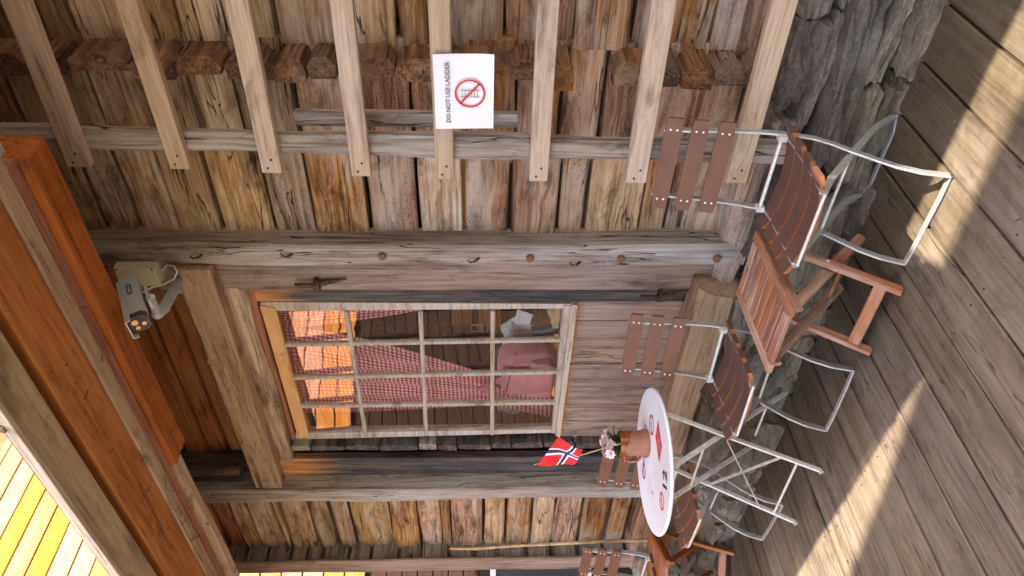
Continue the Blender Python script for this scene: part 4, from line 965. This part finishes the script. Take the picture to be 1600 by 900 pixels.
mb.build('cloth', [m_redflag, m_blue, m_wcloth], fl_, None, None, True)

# ---------------------------------------------------------------- security camera, junction box, cable
sec = thing('security_camera', 'grey bullet security camera with three round lenses under the eave', 'camera', WY(262, 470, 2.62), 0)
SO = sec.location
ax0 = WY(205, 455, 2.14); ax1 = WY(217, 503, 1.95)     # rear and front of the housing
axv = (ax1-ax0).normalized(); upc = Vector((-.1, .0, 1)); upc = (upc-axv*upc.dot(axv)).normalized(); sdv = axv.cross(upc)
MC = Matrix((axv, sdv, upc)).transposed().to_4x4(); MC.translation = ax0-SO; LN = (ax1-ax0).length
hb = MB(); prof = [(-.038, -.025), (-.023, -.043), (.023, -.043), (.038, -.025), (.038, .036), (-.038, .036)]
def extr(mb, prof, x0, x1, M, mi=0):
    k = len(prof); vs = [M @ Vector((x0, a, b)) for a, b in prof]+[M @ Vector((x1, a, b)) for a, b in prof]
    mb.add(vs, [tuple(range(k)), tuple(range(2*k-1, k-1, -1))]+[(j, (j+1) % k, (j+1) % k+k, j+k) for j in range(k)], mi)
prof = [(a*.84, b*.84) for a, b in prof]; extr(hb, prof, -.05, LN-.02, MC); hb.build('housing', m_cam, sec)
mb = MB(); extr(mb, [(a*1.03, b*1.03) for a, b in prof], LN-.02, LN+.012, MC, 0); mb.build('front_bezel', m_camd, sec)
mb = MB(); extr(mb, [(a*.86, b*.86) for a, b in prof], LN+.012, LN+.015, MC, 0); mb.build('face_plate', m_iron, sec)
for (a, b, r_) in ((-.012, .012, .012), (.014, .009, .0085), (.003, -.017, .0085)):
    mb = MB(); mb.lathe([(r_, 0), (r_*.95, .002), (r_*.4, .003), (0, .0032)], 20, caps=False); o = mb.build('lens', m_lens, sec, None, None, True); o.matrix_local = MC @ Matrix.Translation((LN+.0152, a, b)) @ Matrix.Rotation(math.pi/2, 4, 'Y')
mb = MB(); extr(mb, [(-.037, .034), (.037, .034), (.040, .018), (.043, .018), (.039, .039), (-.039, .039), (-.043, .018), (-.040, .018)], -.03, LN+.035, MC); mb.build('sun_shield', m_cam, sec)
mb = MB(); Mx = MC @ Matrix.Translation((.03, .0328, .0)) @ Matrix.Rotation(-math.pi/2, 4, 'X'); Mx2 = MC @ Matrix.Translation((.02, -.0328, 0)) @ Matrix.Rotation(math.pi/2, 4, 'X')
for mm_ in (Mx, Mx2): flatpoly(mb, [(-.024, -.009), (.048, -.009), (.048, .009), (-.024, .009)], mm_, 0); scribble(mb, .05, .012, mm_ @ Matrix.Translation((.010, 0, .0005)), 1, 4)
mb.build('name_plate', [m_camd, m_paper], sec)
mb = MB(); pA = ax0.lerp(ax1, .35)-SO-upc*.052; extr(mb, [(-.022, -.010), (.022, -.010), (.022, 0), (-.022, 0)], .02, .13, Matrix.Translation(-upc*.05) @ MC); mb.build('mount_plate', m_cam, sec)
mb = MB(); e0 = ax0.lerp(ax1, .4)-upc*.06; e1 = WY(246, 490, 2.12); e2 = WY(256, 482, 2.16); e3 = WY(279, 440, 2.58); mb.tube([e0-SO, e1-SO], .017, 14); mb.ball(e1-SO, .024, 0, 14, 8); mb.tube([e1-SO, e2-SO, e3-SO, e3-SO+Vector((0.02, .1, .01))], .0225, 16); mb.build('arm', m_cam, sec, None, None, True)
bx = thing('junction_box', 'cream plastic junction box fixed beside the security camera', 'junction box', WY(215, 430, 2.62), 0)
c_ = [WY(177, 418, 2.56), WY(241, 418, 2.56), WY(251, 446, 2.56), WY(188, 446, 2.56)]
BX = bx.location; mb = MB(); slab4(mb, [c-BX for c in c_], .13); mb.build('body', m_box, bx)
cc = sum(c_, Vector())/4; mb = MB(); slab4(mb, [(cc+(c-cc)*.96+Vector((0, -.006, 0)))-BX for c in c_], .006); mb.build('lid', m_box, bx)
for c in c_:
    mb = MB(); mb.lathe([(.005, 0), (.004, .003), (0, .003)], 8, caps=False); mb.build('screw', m_camd, bx, (cc+(c-cc)*.88+Vector((0, -.0065, 0)))-BX, (math.pi/2, 0, 0))
mb = MB(); mb.box((0, -.03, 0), (.16, 0, .05)); o = mb.build('socket_plate', m_box, None, WY(292, 452, 2.70)); tag(o, 'small cream cable plate on the dark boards behind the camera arm', 'plate')
mb = MB(); cp = [(254, 422, 2.62), (262, 414, 2.56), (272, 416, 2.50), (277, 425, 2.48), (272, 436, 2.46), (255, 445, 2.44), (238, 449, 2.30), (222, 458, 2.16)]
mb.tube([WY(*p) for p in cp], .004, 8); tag(mb.build('white_cable', m_cable, None, None, None, True), 'thin white cable looping from junction box to camera', 'cable')
# thin pole leaning at the far log ends
mb = MB(); pts = [WY(702, 857, 2.50), WY(745, 857, 2.50), WY(800, 853, 2.50), WY(880, 849, 2.48), WY(945, 846, 2.46), WY(1012, 844, 2.44), WY(1120, 842, 2.40)]
mb.tube(pts, .0115, 9, 0, [.7, 1.0, .85, 1, .95, 1.05, 1]); tag(mb.build('thin_pole', m_stick, None, None, None, True), 'thin peeled wooden pole leaning upright near the corner post', 'pole')

# ---------------------------------------------------------------- yellow building across the yard (left)
yb = thing('yellow_building', 'tall building with sunlit yellow plank cladding beyond the eave', 'building', (-9.4, 0, -.42)); bpy.context.view_layer.update()
z = 3.0; pitch = .265; k = 0
while z < 9.2:
    blk('plank', -9.03+R.uniform(-.006, .006), -9.0+R.uniform(-.004, .004), -7.5, 9.0, z+.010, z+pitch-.010, m_yellow, yb, 'Y', cham=.006); z += pitch
z = -.4
while z < 2.8:
    blk('plank', -9.06, -9.03, -7.5, 9.0, z+.006, z+.19, m_shed, yb, 'Y', cham=.006); z += .196
mb = MB(); mb.box((-13, -7.5, -.42), (-9.06, 9, 9.2)); mb.build('wall', m_void, yb, -yb.location)
mb = MB(); mb.add([(-13.4, -7.8, 9.25), (-8.4, -7.8, 9.25), (-8.4, 9.3, 9.25), (-13.4, 9.3, 9.25), (-11, -7.8, 11.3), (-11, 9.3, 11.3)], [(0, 1, 2, 3), (1, 4, 5, 2), (0, 3, 5, 4), (0, 4, 1), (2, 5, 3)]); mb.build('roof', m_roof, yb, -yb.location)
for (y0, y1) in ((3.2, 5.2),):
    mb = MB(); mb.box((-9.02, y0, .2), (-8.98, y1, 1.35), 0); f_ = mb.build('window', m_camd, yb, -yb.location)
    mb = MB()
    for (a, b, c, d_) in ((y0-.06, y1+.06, 1.35, 1.42), (y0-.06, y1+.06, .13, .2), (y0-.06, y0, .2, 1.35), (y1, y1+.06, .2, 1.35), ((y0+y1)/2-.03, (y0+y1)/2+.03, .2, 1.35)): mb.box((-9.0, a, c), (-8.95, b, d_))
    mb.build('frame', m_white, f_)
# unseen house added behind and right of the viewpoint: its roof keeps the deck in shade
nh = thing('shadow_caster', 'unseen shadow caster, a made-up house with broad eaves behind the viewpoint', 'building', (5.5, -2.5, -.42)); bpy.context.view_layer.update()
mb = MB(); mb.box((2.6, -5.5, -.42), (9, -1.2, 6.9)); mb.build('wall', m_logpale, nh, -nh.location)
poly = [(9.5, 1.10), (4.2, 1.09), (3.42, 1.03), (3.05, .84), (2.55, .71), (2.02, .60), (1.2, .30), (1.2, -5.8), (9.5, -5.8)]  # roof outline shaped to leave the sun patches on the deck
mb = MB(); vs = [(a, b, 7.0) for a, b in poly]+[(a, b, 7.12) for a, b in poly]; k = len(poly)
mb.add(vs, [tuple(range(k)), tuple(range(2*k-1, k-1, -1))]+[(j, (j+1) % k, (j+1) % k+k, j+k) for j in range(k)]); mb.build('roof', m_roof, nh, -nh.location)
